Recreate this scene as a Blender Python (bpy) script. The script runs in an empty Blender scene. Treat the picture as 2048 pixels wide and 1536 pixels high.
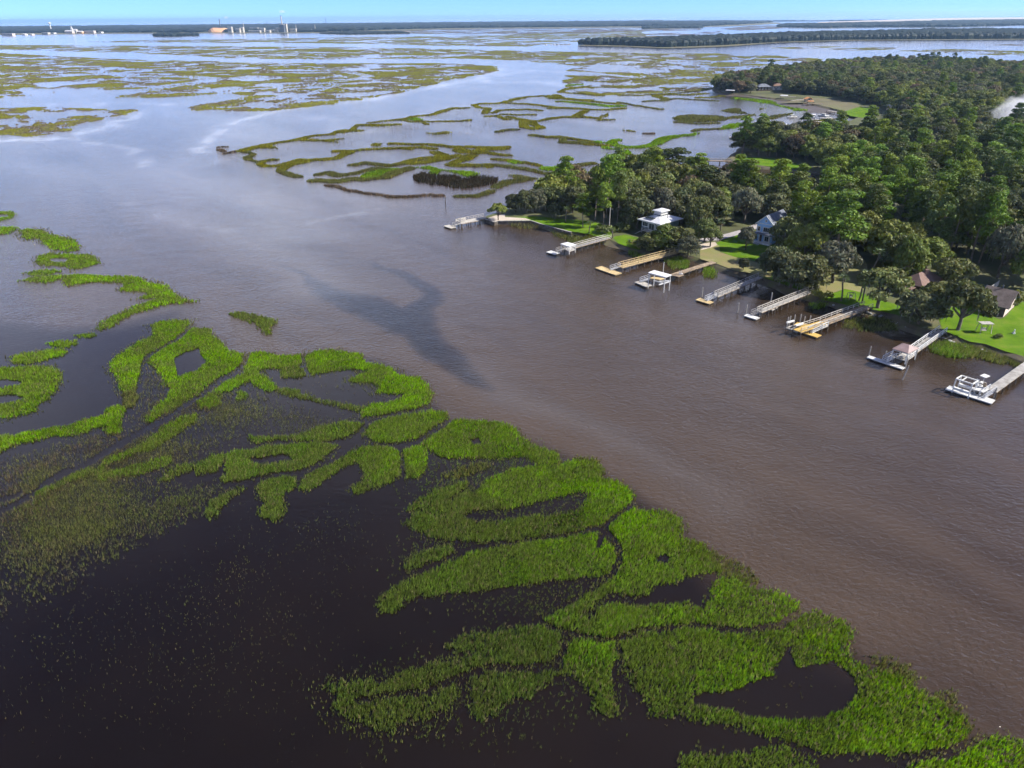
import bpy, bmesh, math, random
import numpy as np
from mathutils import Vector, Matrix

# ------------------------------------------------------------------ camera, sky, sun, exposure
R = math.radians
scene = bpy.context.scene
COL = scene.collection
CAM_H = 65.0
FPX = 1420.0                      # focal length in photograph pixels (2048 wide)
PITCH = math.atan((768 - 34) / FPX)
ROLL = math.atan(17 / 2048)
_f = np.array([0, math.cos(PITCH), -math.sin(PITCH)])
_r0 = np.array([1.0, 0, 0])
_u0 = np.array([0, math.sin(PITCH), math.cos(PITCH)])
_r = _r0 * math.cos(ROLL) - _u0 * math.sin(ROLL)
_u = _u0 * math.cos(ROLL) + _r0 * math.sin(ROLL)
cam = bpy.data.cameras.new('camera')
cam_o = bpy.data.objects.new('camera', cam)
COL.objects.link(cam_o)
cam.sensor_width = 36.0
cam.lens = 36.0 * FPX / 2048
cam.clip_start = 1.0
cam.clip_end = 200000.0
M = Matrix(((_r[0], _u[0], -_f[0], 0), (_r[1], _u[1], -_f[1], 0), (_r[2], _u[2], -_f[2], CAM_H), (0, 0, 0, 1)))
cam_o.matrix_world = M
scene.camera = cam_o

SUN_EL, SUN_AZ = 39.0, 97.0        # azimuth from +Y towards +X
world = bpy.data.worlds.new('World')
scene.world = world
world.use_nodes = True
wn = world.node_tree
sky = wn.nodes.new('ShaderNodeTexSky')
sky.sky_type = 'NISHITA'
sky.sun_disc = False
sky.sun_elevation = R(SUN_EL)
sky.sun_rotation = R(SUN_AZ)
sky.altitude = 0
sky.air_density = 0.5
sky.dust_density = 0.0
sky.ozone_density = 5.0
tint = wn.nodes.new('ShaderNodeMix')
tint.data_type = 'RGBA'
tint.blend_type = 'MULTIPLY'
tint.inputs[0].default_value = 1.0
tint.inputs[7].default_value = (0.44, 0.63, 1.06, 1)
wn.links.new(sky.outputs[0], tint.inputs[6])
# broken fair-weather cloud, unseen above the frame, gathered low to whiten far water
def _wn(t, **kw):
    n = wn.nodes.new(t)
    for k_, v_ in kw.items(): setattr(n, k_, v_)
    return n
w_tc = _wn('ShaderNodeTexCoord')
w_sep = _wn('ShaderNodeSeparateXYZ')
wn.links.new(w_tc.outputs['Generated'], w_sep.inputs[0])
w_z = _wn('ShaderNodeMath', operation='MAXIMUM'); w_z.inputs[1].default_value = 0.03
wn.links.new(w_sep.outputs[2], w_z.inputs[0])
w_div = _wn('ShaderNodeVectorMath', operation='SCALE')
w_inv = _wn('ShaderNodeMath', operation='DIVIDE'); w_inv.inputs[0].default_value = 1.0
wn.links.new(w_z.outputs[0], w_inv.inputs[1])
wn.links.new(w_tc.outputs['Generated'], w_div.inputs[0]); wn.links.new(w_inv.outputs[0], w_div.inputs['Scale'])
w_no = _wn('ShaderNodeTexNoise'); w_no.inputs['Scale'].default_value = 0.8; w_no.inputs['Detail'].default_value = 7.0; w_no.inputs['Roughness'].default_value = 0.55
wn.links.new(w_div.outputs[0], w_no.inputs['Vector'])
w_mr = _wn('ShaderNodeMapRange'); w_mr.inputs[1].default_value = 0.36; w_mr.inputs[2].default_value = 0.60; w_mr.inputs[4].default_value = 0.85
wn.links.new(w_no.outputs['Fac'], w_mr.inputs[0])
w_lo = _wn('ShaderNodeMapRange'); w_lo.inputs[1].default_value = 0.028; w_lo.inputs[2].default_value = 0.075
wn.links.new(w_sep.outputs[2], w_lo.inputs[0])
w_hi = _wn('ShaderNodeMapRange'); w_hi.inputs[1].default_value = 0.10; w_hi.inputs[2].default_value = 0.62; w_hi.inputs[3].default_value = 1.0; w_hi.inputs[4].default_value = 0.06
wn.links.new(w_sep.outputs[2], w_hi.inputs[0])
w_m0 = _wn('ShaderNodeMath', operation='MULTIPLY')
wn.links.new(w_lo.outputs[0], w_m0.inputs[0]); wn.links.new(w_hi.outputs[0], w_m0.inputs[1])
w_m = _wn('ShaderNodeMath', operation='MULTIPLY')
wn.links.new(w_mr.outputs[0], w_m.inputs[0]); wn.links.new(w_m0.outputs[0], w_m.inputs[1])
w_mix = _wn('ShaderNodeMix', data_type='RGBA')
w_mix.inputs[7].default_value = (10.5, 10.8, 11.6, 1)
wn.links.new(w_m.outputs[0], w_mix.inputs[0]); wn.links.new(tint.outputs[2], w_mix.inputs[6])
wn.links.new(w_mix.outputs[2], wn.nodes['Background'].inputs[0])
wn.nodes['Background'].inputs[1].default_value = 0.095
sun = bpy.data.lights.new('sun', 'SUN')
sun.energy = 4.6
sun.angle = R(0.5)
sun.color = (1.0, 0.95, 0.86)
sun_o = bpy.data.objects.new('sun', sun)
COL.objects.link(sun_o)
_sd = Vector((math.sin(R(SUN_AZ)) * math.cos(R(SUN_EL)), math.cos(R(SUN_AZ)) * math.cos(R(SUN_EL)), math.sin(R(SUN_EL))))
sun_o.rotation_euler = _sd.to_track_quat('Z', 'Y').to_euler()
sun_o.location = (0, 0, 300)
vs = scene.view_settings
vs.view_transform = 'Standard'
vs.look = 'None'
vs.exposure = 1.15
vs.gamma = 1.0
vs.use_curve_mapping = False
cy = scene.cycles
cy.max_bounces = 5
cy.diffuse_bounces = 2
cy.glossy_bounces = 2
cy.transmission_bounces = 3
cy.transparent_max_bounces = 8
cy.volume_bounces = 2
cy.use_adaptive_sampling = True
cy.adaptive_threshold = 0.03
cy.sample_clamp_indirect = 4.0
cy.use_denoising = True
try:
    cy.denoiser = 'OPENIMAGEDENOISE'
except Exception:
    pass

rng = np.random.default_rng(7)
random.seed(7)

# ------------------------------------------------------------------ helpers
def at(x, y, z=0.0):
    """The point of the place that photograph pixel (x, y) shows at height z."""
    d = _f + (x - 1024) / FPX * _r - (y - 768) / FPX * _u
    t = (z - CAM_H) / d[2]
    p = np.array([0, 0, CAM_H]) + d * t
    return Vector((p[0], p[1], z))

def at_np(pts, z=0.0):
    return np.array([tuple(at(x, y, z))[:2] for x, y in pts])

def crop(x0, y0, s):
    def g(txt):
        out = []
        for tok in txt.split():
            a, b = tok.split(',')
            out.append((x0 + float(a) / s, y0 + float(b) / s))
        return out
    return g
SRC = crop(0, 0, 1.0)

def hash2(ix, iy, seed):
    h = np.sin(ix * 127.1 + iy * 311.7 + seed * 74.7) * 43758.5453
    return h - np.floor(h)

def vnoise(x, y, seed=0):
    ix, iy = np.floor(x), np.floor(y)
    fx, fy = x - ix, y - iy
    fx = fx * fx * (3 - 2 * fx)
    fy = fy * fy * (3 - 2 * fy)
    a = hash2(ix, iy, seed) * (1 - fx) + hash2(ix + 1, iy, seed) * fx
    b = hash2(ix, iy + 1, seed) * (1 - fx) + hash2(ix + 1, iy + 1, seed) * fx
    return a * (1 - fy) + b * fy

def fbm(x, y, seed=0, octv=4):
    v, a, t = 0, 0.5, 0
    for i in range(octv):
        v = v + a * vnoise(x, y, seed + i * 3)
        t += a
        x, y, a = x * 2.03 + 11.3, y * 2.03 - 7.1, a * 0.5
    return v / t

def inpoly(px, py, poly):
    ins = np.zeros(px.shape, bool)
    n = len(poly)
    j = n - 1
    for i in range(n):
        xi, yi = poly[i]
        xj, yj = poly[j]
        if yi != yj:
            c = ((yi > py) != (yj > py)) & (px < (xj - xi) * (py - yi) / (yj - yi) + xi)
            ins ^= c
        j = i
    return ins

def seg_dist(px, py, line):
    d = np.full(px.shape, 1e9)
    for (x0, y0), (x1, y1) in zip(line[:-1], line[1:]):
        dx, dy = x1 - x0, y1 - y0
        L = dx * dx + dy * dy + 1e-9
        t = np.clip(((px - x0) * dx + (py - y0) * dy) / L, 0, 1)
        d = np.minimum(d, np.hypot(px - x0 - t * dx, py - y0 - t * dy))
    return d

def mesh_np(name, verts, faces, mat=None, col=None, smooth=False, extra=None):
    """One mesh from numpy arrays: faces (M, k); col per-vertex (N, 3) -> colour attribute 'tint'."""
    verts = np.asarray(verts, np.float32)
    faces = np.asarray(faces, np.int32)
    me = bpy.data.meshes.new(name)
    k = faces.shape[1]
    me.vertices.add(len(verts))
    me.vertices.foreach_set('co', verts.ravel())
    me.loops.add(faces.size)
    me.loops.foreach_set('vertex_index', faces.ravel())
    me.polygons.add(len(faces))
    me.polygons.foreach_set('loop_start', np.arange(0, faces.size, k, dtype=np.int32))
    me.polygons.foreach_set('loop_total', np.full(len(faces), k, np.int32))
    if smooth:
        me.polygons.foreach_set('use_smooth', np.ones(len(faces), bool))
    if col is not None:
        a = me.color_attributes.new('tint', 'FLOAT_COLOR', 'POINT')
        c = np.ones((len(verts), 4), np.float32)
        c[:, :3] = col
        a.data.foreach_set('color', c.ravel())
    for nm, val in (extra or {}).items():
        a = me.attributes.new(nm, 'FLOAT', 'POINT')
        a.data.foreach_set('value', np.asarray(val, np.float32))
    me.update(calc_edges=True)
    if mat:
        me.materials.append(mat)
    return me

def link(name, data, parent=None, loc=None):
    o = bpy.data.objects.new(name, data)
    COL.objects.link(o)
    if parent is not None:
        o.parent = parent
    if loc is not None:
        o.location = loc
    return o

def tag(o, label=None, cat=None, group=None, kind=None):
    if label: o['label'] = label
    if cat: o['category'] = cat
    if group: o['group'] = group
    if kind: o['kind'] = kind
    return o

def thing(name, label, cat, loc, group=None):
    return tag(link(name, None, None, loc), label, cat, group)

class MB:
    """Collects boxes, beams and tubes in world coordinates; build() links them as one mesh object."""
    def __init__(s):
        s.v, s.f = [], []
    def add(s, vs_, fs_):
        b = len(s.v)
        s.v += [tuple(v) for v in vs_]
        s.f += [tuple(i + b for i in f) for f in fs_]
        return s
    def hexa(s, p):
        return s.add(p, [(3, 2, 1, 0), (4, 5, 6, 7), (0, 1, 5, 4), (1, 2, 6, 5), (2, 3, 7, 6), (3, 0, 4, 7)])
    def box(s, c, sx, sy, sz, rz=0.0):
        ca, sa = math.cos(rz), math.sin(rz)
        p = []
        for z in (-.5, .5):
            for x, y in ((-.5, -.5), (.5, -.5), (.5, .5), (-.5, .5)):
                p.append((c[0] + x * sx * ca - y * sy * sa, c[1] + x * sx * sa + y * sy * ca, c[2] + z * sz))
        return s.hexa(p)
    def beam(s, p, q, w, h):
        p, q = Vector(p), Vector(q)
        d = (q - p).normalized()
        side = d.cross(Vector((0, 0, 1)))
        if side.length < 1e-4:
            side = Vector((1, 0, 0))
        side.normalize()
        up = side.cross(d).normalized()
        a, b = side * w / 2, up * h / 2
        return s.hexa([p - a - b, p + a - b, q + a - b, q - a - b, p - a + b, p + a + b, q + a + b, q - a + b])
    def tube(s, p, q, r0, r1=None, n=7, cap=True):
        p, q = Vector(p), Vector(q)
        r1 = r0 if r1 is None else r1
        d = (q - p).normalized()
        a = d.orthogonal().normalized()
        b = d.cross(a)
        ring = [p + (a * math.cos(2 * math.pi * i / n) + b * math.sin(2 * math.pi * i / n)) * r0 for i in range(n)]
        ring += [q + (a * math.cos(2 * math.pi * i / n) + b * math.sin(2 * math.pi * i / n)) * r1 for i in range(n)]
        fs = [(i, (i + 1) % n, n + (i + 1) % n, n + i) for i in range(n)]
        if cap:
            fs += [tuple(range(n))[::-1], tuple(range(n, 2 * n))]
        return s.add(ring, fs)
    def slab(s, pts, z0, z1):
        n = len(pts)
        v = [(p[0], p[1], z0) for p in pts] + [(p[0], p[1], z1) for p in pts]
        return s.add(v, [tuple(range(n))[::-1], tuple(range(n, 2 * n))] + [(i, (i + 1) % n, n + (i + 1) % n, n + i) for i in range(n)])
    def build(s, name, mat, parent=None, smooth=False, kind=None):
        o0 = Vector(parent.matrix_basis.translation) if parent is not None else Vector((0, 0, 0))
        g = parent.parent if parent is not None else None
        while g is not None:
            o0 += Vector(g.matrix_basis.translation)
            g = g.parent
        me = bpy.data.meshes.new(name)
        me.from_pydata([(v[0] - o0.x, v[1] - o0.y, v[2] - o0.z) for v in s.v], [], s.f)
        bm = bmesh.new()
        bm.from_mesh(me)
        bmesh.ops.recalc_face_normals(bm, faces=bm.faces)
        bm.to_mesh(me)
        bm.free()
        if smooth:
            me.polygons.foreach_set('use_smooth', [True] * len(me.polygons))
        me.materials.append(mat)
        o = link(name, me, parent)
        if kind: o['kind'] = kind
        return o

# ------------------------------------------------------------------ materials
def mat_new(name):
    m = bpy.data.materials.new(name)
    m.use_nodes = True
    nt = m.node_tree
    return m, nt, nt.nodes['Principled BSDF']

def N(nt, t, **kw):
    n = nt.nodes.new(t)
    for k, v in kw.items():
        if k == 'ins':
            for i, x in v.items():
                n.inputs[i].default_value = x
        else:
            setattr(n, k, v)
    return n

def ramp(nt, fac, stops):
    r = nt.nodes.new('ShaderNodeValToRGB')
    e = r.color_ramp.elements
    while len(e) < len(stops):
        e.new(0.5)
    for i, (p, c) in enumerate(stops):
        e[i].position = p
        e[i].color = (*c, 1)
    nt.links.new(fac, r.inputs[0])
    return r.outputs[0]

def mat_noise(name, c0, c1, scale=1.0, rough=0.8, bump=0.0, bscale=None, c2=None, spec=0.3):
    """Two or three colours mixed by noise in object space, with fine relief."""
    m, nt, p = mat_new(name)
    tc = N(nt, 'ShaderNodeTexCoord')
    no = N(nt, 'ShaderNodeTexNoise', ins={'Scale': scale, 'Detail': 6.0, 'Roughness': 0.65})
    nt.links.new(tc.outputs['Object'], no.inputs['Vector'])
    stops = [(0.32, c0), (0.68, c1)] if c2 is None else [(0.3, c0), (0.52, c1), (0.72, c2)]
    nt.links.new(ramp(nt, no.outputs['Fac'], stops), p.inputs['Base Color'])
    p.inputs['Roughness'].default_value = rough
    p.inputs['Specular IOR Level'].default_value = spec
    if bump:
        n2 = N(nt, 'ShaderNodeTexNoise', ins={'Scale': bscale or scale * 6, 'Detail': 4.0})
        nt.links.new(tc.outputs['Object'], n2.inputs['Vector'])
        b = N(nt, 'ShaderNodeBump', ins={'Strength': bump, 'Distance': 0.1})
        nt.links.new(n2.outputs['Fac'], b.inputs['Height'])
        nt.links.new(b.outputs['Normal'], p.inputs['Normal'])
    return m

def mat_leaf(name, trans=0.35, rough=0.7, vary=0.25, spec=0.25):
    """Leaves and blades: colour from the plant's own 'tint' attribute, shifted a little per plant, partly translucent."""
    m, nt, p = mat_new(name)
    at_ = N(nt, 'ShaderNodeAttribute', attribute_name='tint')
    oi = N(nt, 'ShaderNodeObjectInfo')
    hs = N(nt, 'ShaderNodeHueSaturation')
    mr = N(nt, 'ShaderNodeMapRange', ins={3: 1 - vary, 4: 1 + vary})
    nt.links.new(oi.outputs['Random'], mr.inputs[0])
    nt.links.new(mr.outputs[0], hs.inputs['Value'])
    mh = N(nt, 'ShaderNodeMath', operation='MULTIPLY', ins={1: 7.31})
    nt.links.new(oi.outputs['Random'], mh.inputs[0])
    fr = N(nt, 'ShaderNodeMath', operation='FRACT')
    nt.links.new(mh.outputs[0], fr.inputs[0])
    mr2 = N(nt, 'ShaderNodeMapRange', ins={3: 0.5 - 0.11 * vary, 4: 0.5 + 0.015 * vary})
    nt.links.new(fr.outputs[0], mr2.inputs[0])
    nt.links.new(mr2.outputs[0], hs.inputs['Hue'])
    nt.links.new(at_.outputs['Color'], hs.inputs['Color'])
    nt.links.new(hs.outputs[0], p.inputs['Base Color'])
    p.inputs['Roughness'].default_value = rough
    p.inputs['Specular IOR Level'].default_value = spec
    tr = N(nt, 'ShaderNodeBsdfTranslucent')
    nt.links.new(hs.outputs[0], tr.inputs[0])
    mx = N(nt, 'ShaderNodeMixShader', ins={0: trans})
    nt.links.new(p.outputs[0], mx.inputs[1])
    nt.links.new(tr.outputs[0], mx.inputs[2])
    nt.links.new(mx.outputs[0], nt.nodes['Material Output'].inputs['Surface'])
    return m

MAT = {}
MAT['grass'] = mat_leaf('marsh_grass_blades', 0.48, 0.75, 0.0, 0.12)
MAT['leaf'] = mat_leaf('tree_leaves', 0.28, 0.65, 0.30, 0.25)
MAT['palm'] = mat_leaf('palm_fronds', 0.3, 0.45, 0.15, 0.4)
MAT['bark'] = mat_noise('grey_brown_bark', (0.05, 0.04, 0.03), (0.17, 0.145, 0.12), 1.5, 0.9, 0.6, 9)
MAT['pinebark'] = mat_noise('pale_pine_bark', (0.10, 0.075, 0.055), (0.26, 0.215, 0.175), 1.2, 0.9, 0.6, 9)
MAT['wood_grey'] = mat_noise('weathered_grey_timber', (0.20, 0.185, 0.165), (0.42, 0.40, 0.37), 0.9, 0.85, 0.3, 12)
MAT['wood_pale'] = mat_noise('pale_bleached_timber', (0.30, 0.275, 0.235), (0.50, 0.47, 0.42), 1.1, 0.8, 0.3, 12)
MAT['wood_tan'] = mat_noise('tan_treated_timber', (0.36, 0.26, 0.12), (0.58, 0.45, 0.24), 0.8, 0.8, 0.3, 12)
MAT['wood_ochre'] = mat_noise('ochre_treated_timber', (0.38, 0.24, 0.06), (0.58, 0.40, 0.12), 0.9, 0.8, 0.3, 12)
MAT['wood_brown'] = mat_noise('brown_dock_timber', (0.16, 0.115, 0.075), (0.36, 0.28, 0.19), 0.9, 0.85, 0.3, 12)
MAT['pile'] = mat_noise('dark_wet_piling', (0.035, 0.03, 0.025), (0.16, 0.135, 0.11), 1.1, 0.85, 0.3, 8)
MAT['white'] = mat_noise('white_paint', (0.46, 0.455, 0.43), (0.66, 0.655, 0.63), 0.9, 0.6)
MAT['white_metal'] = mat_noise('white_metal_roof', (0.46, 0.46, 0.46), (0.62, 0.62, 0.62), 0.35, 0.4, spec=0.5)
MAT['grey_roof'] = mat_noise('pale_grey_roof', (0.42, 0.41, 0.41), (0.58, 0.57, 0.56), 0.3, 0.6, 0.2, 5)
MAT['alu'] = mat_noise('pale_aluminium', (0.40, 0.405, 0.41), (0.56, 0.565, 0.57), 0.8, 0.4, spec=0.5)
MAT['black'] = mat_noise('black_plastic_float', (0.012, 0.012, 0.013), (0.04, 0.04, 0.042), 0.7, 0.6)
MAT['mauve_roof'] = mat_noise('mauve_brown_metal_roof', (0.20, 0.135, 0.125), (0.30, 0.215, 0.20), 0.5, 0.5, 0.1, 6)
MAT['brown_roof'] = mat_noise('red_brown_shingles', (0.12, 0.075, 0.06), (0.21, 0.135, 0.11), 0.7, 0.85, 0.5, 7)
MAT['dark_roof'] = mat_noise('dark_brown_shingles', (0.065, 0.05, 0.045), (0.13, 0.105, 0.095), 0.7, 0.85, 0.5, 7)
MAT['slate_roof'] = mat_noise('blue_grey_shingles', (0.08, 0.09, 0.115), (0.17, 0.185, 0.22), 0.7, 0.85, 0.4, 7)
MAT['teal_wall'] = mat_noise('dark_teal_siding', (0.03, 0.06, 0.075), (0.06, 0.10, 0.12), 0.5, 0.7)
MAT['blue_wall'] = mat_noise('light_blue_siding', (0.20, 0.38, 0.62), (0.28, 0.47, 0.71), 0.4, 0.7)
MAT['pink_wall'] = mat_noise('pale_pink_stucco', (0.46, 0.36, 0.31), (0.62, 0.52, 0.46), 0.5, 0.85)
MAT['tan_wall'] = mat_noise('tan_siding', (0.24, 0.19, 0.15), (0.36, 0.30, 0.24), 0.5, 0.85)
MAT['dark_wall'] = mat_noise('dark_brown_brick', (0.05, 0.035, 0.03), (0.11, 0.08, 0.07), 0.8, 0.85)  # mottled dark brown, for walls and doors
MAT['concrete'] = mat_noise('grey_concrete', (0.20, 0.195, 0.185), (0.36, 0.35, 0.33), 0.8, 0.9, 0.3, 8)
MAT['orange'] = mat_noise('orange_tarpaulin', (0.55, 0.22, 0.06), (0.68, 0.32, 0.10), 0.8, 0.6)
MAT['chips'] = mat_noise('orange_wood_chips', (0.42, 0.22, 0.11), (0.62, 0.36, 0.19), 0.05, 0.95)
MAT['steel_dark'] = mat_noise('dark_mill_steel', (0.05, 0.06, 0.08), (0.13, 0.14, 0.17), 0.05, 0.7)
MAT['mill_pale'] = mat_noise('pale_mill_cladding', (0.30, 0.275, 0.23), (0.50, 0.465, 0.40), 0.05, 0.8)
m_, nt_, p_ = mat_new('window_glass')
p_.inputs['Base Color'].default_value = (0.03, 0.04, 0.05, 1)
p_.inputs['Roughness'].default_value = 0.08
p_.inputs['Specular IOR Level'].default_value = 0.6
MAT['glass'] = m_

def mat_water():
    m, nt, p = mat_new('river_water')
    tc = N(nt, 'ShaderNodeTexCoord')
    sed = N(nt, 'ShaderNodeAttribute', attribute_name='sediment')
    film_sheen = N(nt, 'ShaderNodeAttribute', attribute_name='film_sheen')
    rip = N(nt, 'ShaderNodeAttribute', attribute_name='ripple')
    no = N(nt, 'ShaderNodeTexNoise', ins={'Scale': 0.035, 'Detail': 5.0, 'Roughness': 0.6})
    nt.links.new(tc.outputs['Object'], no.inputs['Vector'])
    ad = N(nt, 'ShaderNodeMath', operation='MULTIPLY_ADD', ins={1: 0.22, 2: -0.11})
    nt.links.new(no.outputs['Fac'], ad.inputs[0])
    ad2 = N(nt, 'ShaderNodeMath', operation='ADD')
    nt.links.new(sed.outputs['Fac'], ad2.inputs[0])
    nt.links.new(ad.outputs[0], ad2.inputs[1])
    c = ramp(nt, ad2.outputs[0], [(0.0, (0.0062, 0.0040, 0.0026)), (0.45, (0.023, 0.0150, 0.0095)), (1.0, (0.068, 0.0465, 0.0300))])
    mx = N(nt, 'ShaderNodeMix', data_type='RGBA')
    nt.links.new(film_sheen.outputs['Fac'], mx.inputs[0])
    nt.links.new(c, mx.inputs[6])
    mx.inputs[7].default_value = (0.52, 0.53, 0.57, 1)
    nt.links.new(mx.outputs[2], p.inputs['Base Color'])
    p.inputs['Roughness'].default_value = 0.11
    p.inputs['IOR'].default_value = 1.33
    # two sets of wind ripples
    mp = N(nt, 'ShaderNodeMapping')
    mp.inputs['Rotation'].default_value = (0, 0, R(52))
    mp.inputs['Scale'].default_value = (0.85, 1.35, 1)
    nt.links.new(tc.outputs['Object'], mp.inputs['Vector'])
    w1 = N(nt, 'ShaderNodeTexNoise', ins={'Scale': 1.15, 'Detail': 3.0, 'Roughness': 0.6, 'Distortion': 0.4})
    nt.links.new(mp.outputs[0], w1.inputs['Vector'])
    w2 = N(nt, 'ShaderNodeTexNoise', ins={'Scale': 0.12, 'Detail': 3.0})
    nt.links.new(mp.outputs[0], w2.inputs['Vector'])
    sm = N(nt, 'ShaderNodeMath', operation='MULTIPLY_ADD', ins={1: 1.2})
    nt.links.new(w2.outputs['Fac'], sm.inputs[0])
    nt.links.new(w1.outputs['Fac'], sm.inputs[2])
    b = N(nt, 'ShaderNodeBump', ins={'Distance': 0.30})
    nt.links.new(rip.outputs['Fac'], b.inputs['Strength'])
    nt.links.new(sm.outputs[0], b.inputs['Height'])
    nt.links.new(b.outputs['Normal'], p.inputs['Normal'])
    return m
MAT['water'] = mat_water()
MAT['litter'] = mat_noise('woodland_floor', (0.045, 0.038, 0.022), (0.075, 0.085, 0.028), 0.05, 0.95, 0.5, 1.2, c2=(0.13, 0.105, 0.065))
MAT['lawn'] = mat_noise('mown_lawn', (0.050, 0.105, 0.008), (0.085, 0.160, 0.008), 0.22, 0.95, 0.5, 3.0, c2=(0.135, 0.165, 0.028), spec=0.05)
MAT['drylawn'] = mat_noise('dry_patchy_lawn', (0.20, 0.15, 0.075), (0.16, 0.16, 0.05), 0.10, 0.9, 0.4, 3.0, c2=(0.26, 0.21, 0.12))
MAT['sand'] = mat_noise('pale_sandy_ground', (0.34, 0.28, 0.22), (0.50, 0.43, 0.36), 0.15, 0.95, 0.4, 2.0)
MAT['drive'] = mat_noise('grey_gravel_drive', (0.22, 0.20, 0.195), (0.36, 0.33, 0.325), 0.4, 0.95, 0.4, 3.0)
MAT['mud'] = mat_noise('dark_tidal_mud', (0.035, 0.025, 0.020), (0.075, 0.058, 0.045), 0.08, 0.55, 0.5, 1.0, c2=(0.12, 0.10, 0.07))
MAT['bank'] = mat_noise('rooty_earth_bank', (0.045, 0.036, 0.024), (0.105, 0.088, 0.055), 0.35, 0.95, 0.7, 2.5, c2=(0.10, 0.115, 0.035))
MAT['flat'] = mat_noise('brown_marsh_flat', (0.075, 0.070, 0.030), (0.12, 0.105, 0.055), 0.03, 0.95, 0.5, 0.5, c2=(0.10, 0.12, 0.03))

# ------------------------------------------------------------------ water
CA = crop(0, 384, 2.0)
CB = crop(600, 800, 2.087)
CC = crop(1200, 900, 2.415)
CD = crop(0, 800, 2.087)
M1 = crop(420, 170, 5.12)
M2 = crop(780, 170, 5.12)
M3 = crop(1100, 150, 5.12)
K8 = crop(1440, 150, 7.877)

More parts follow.
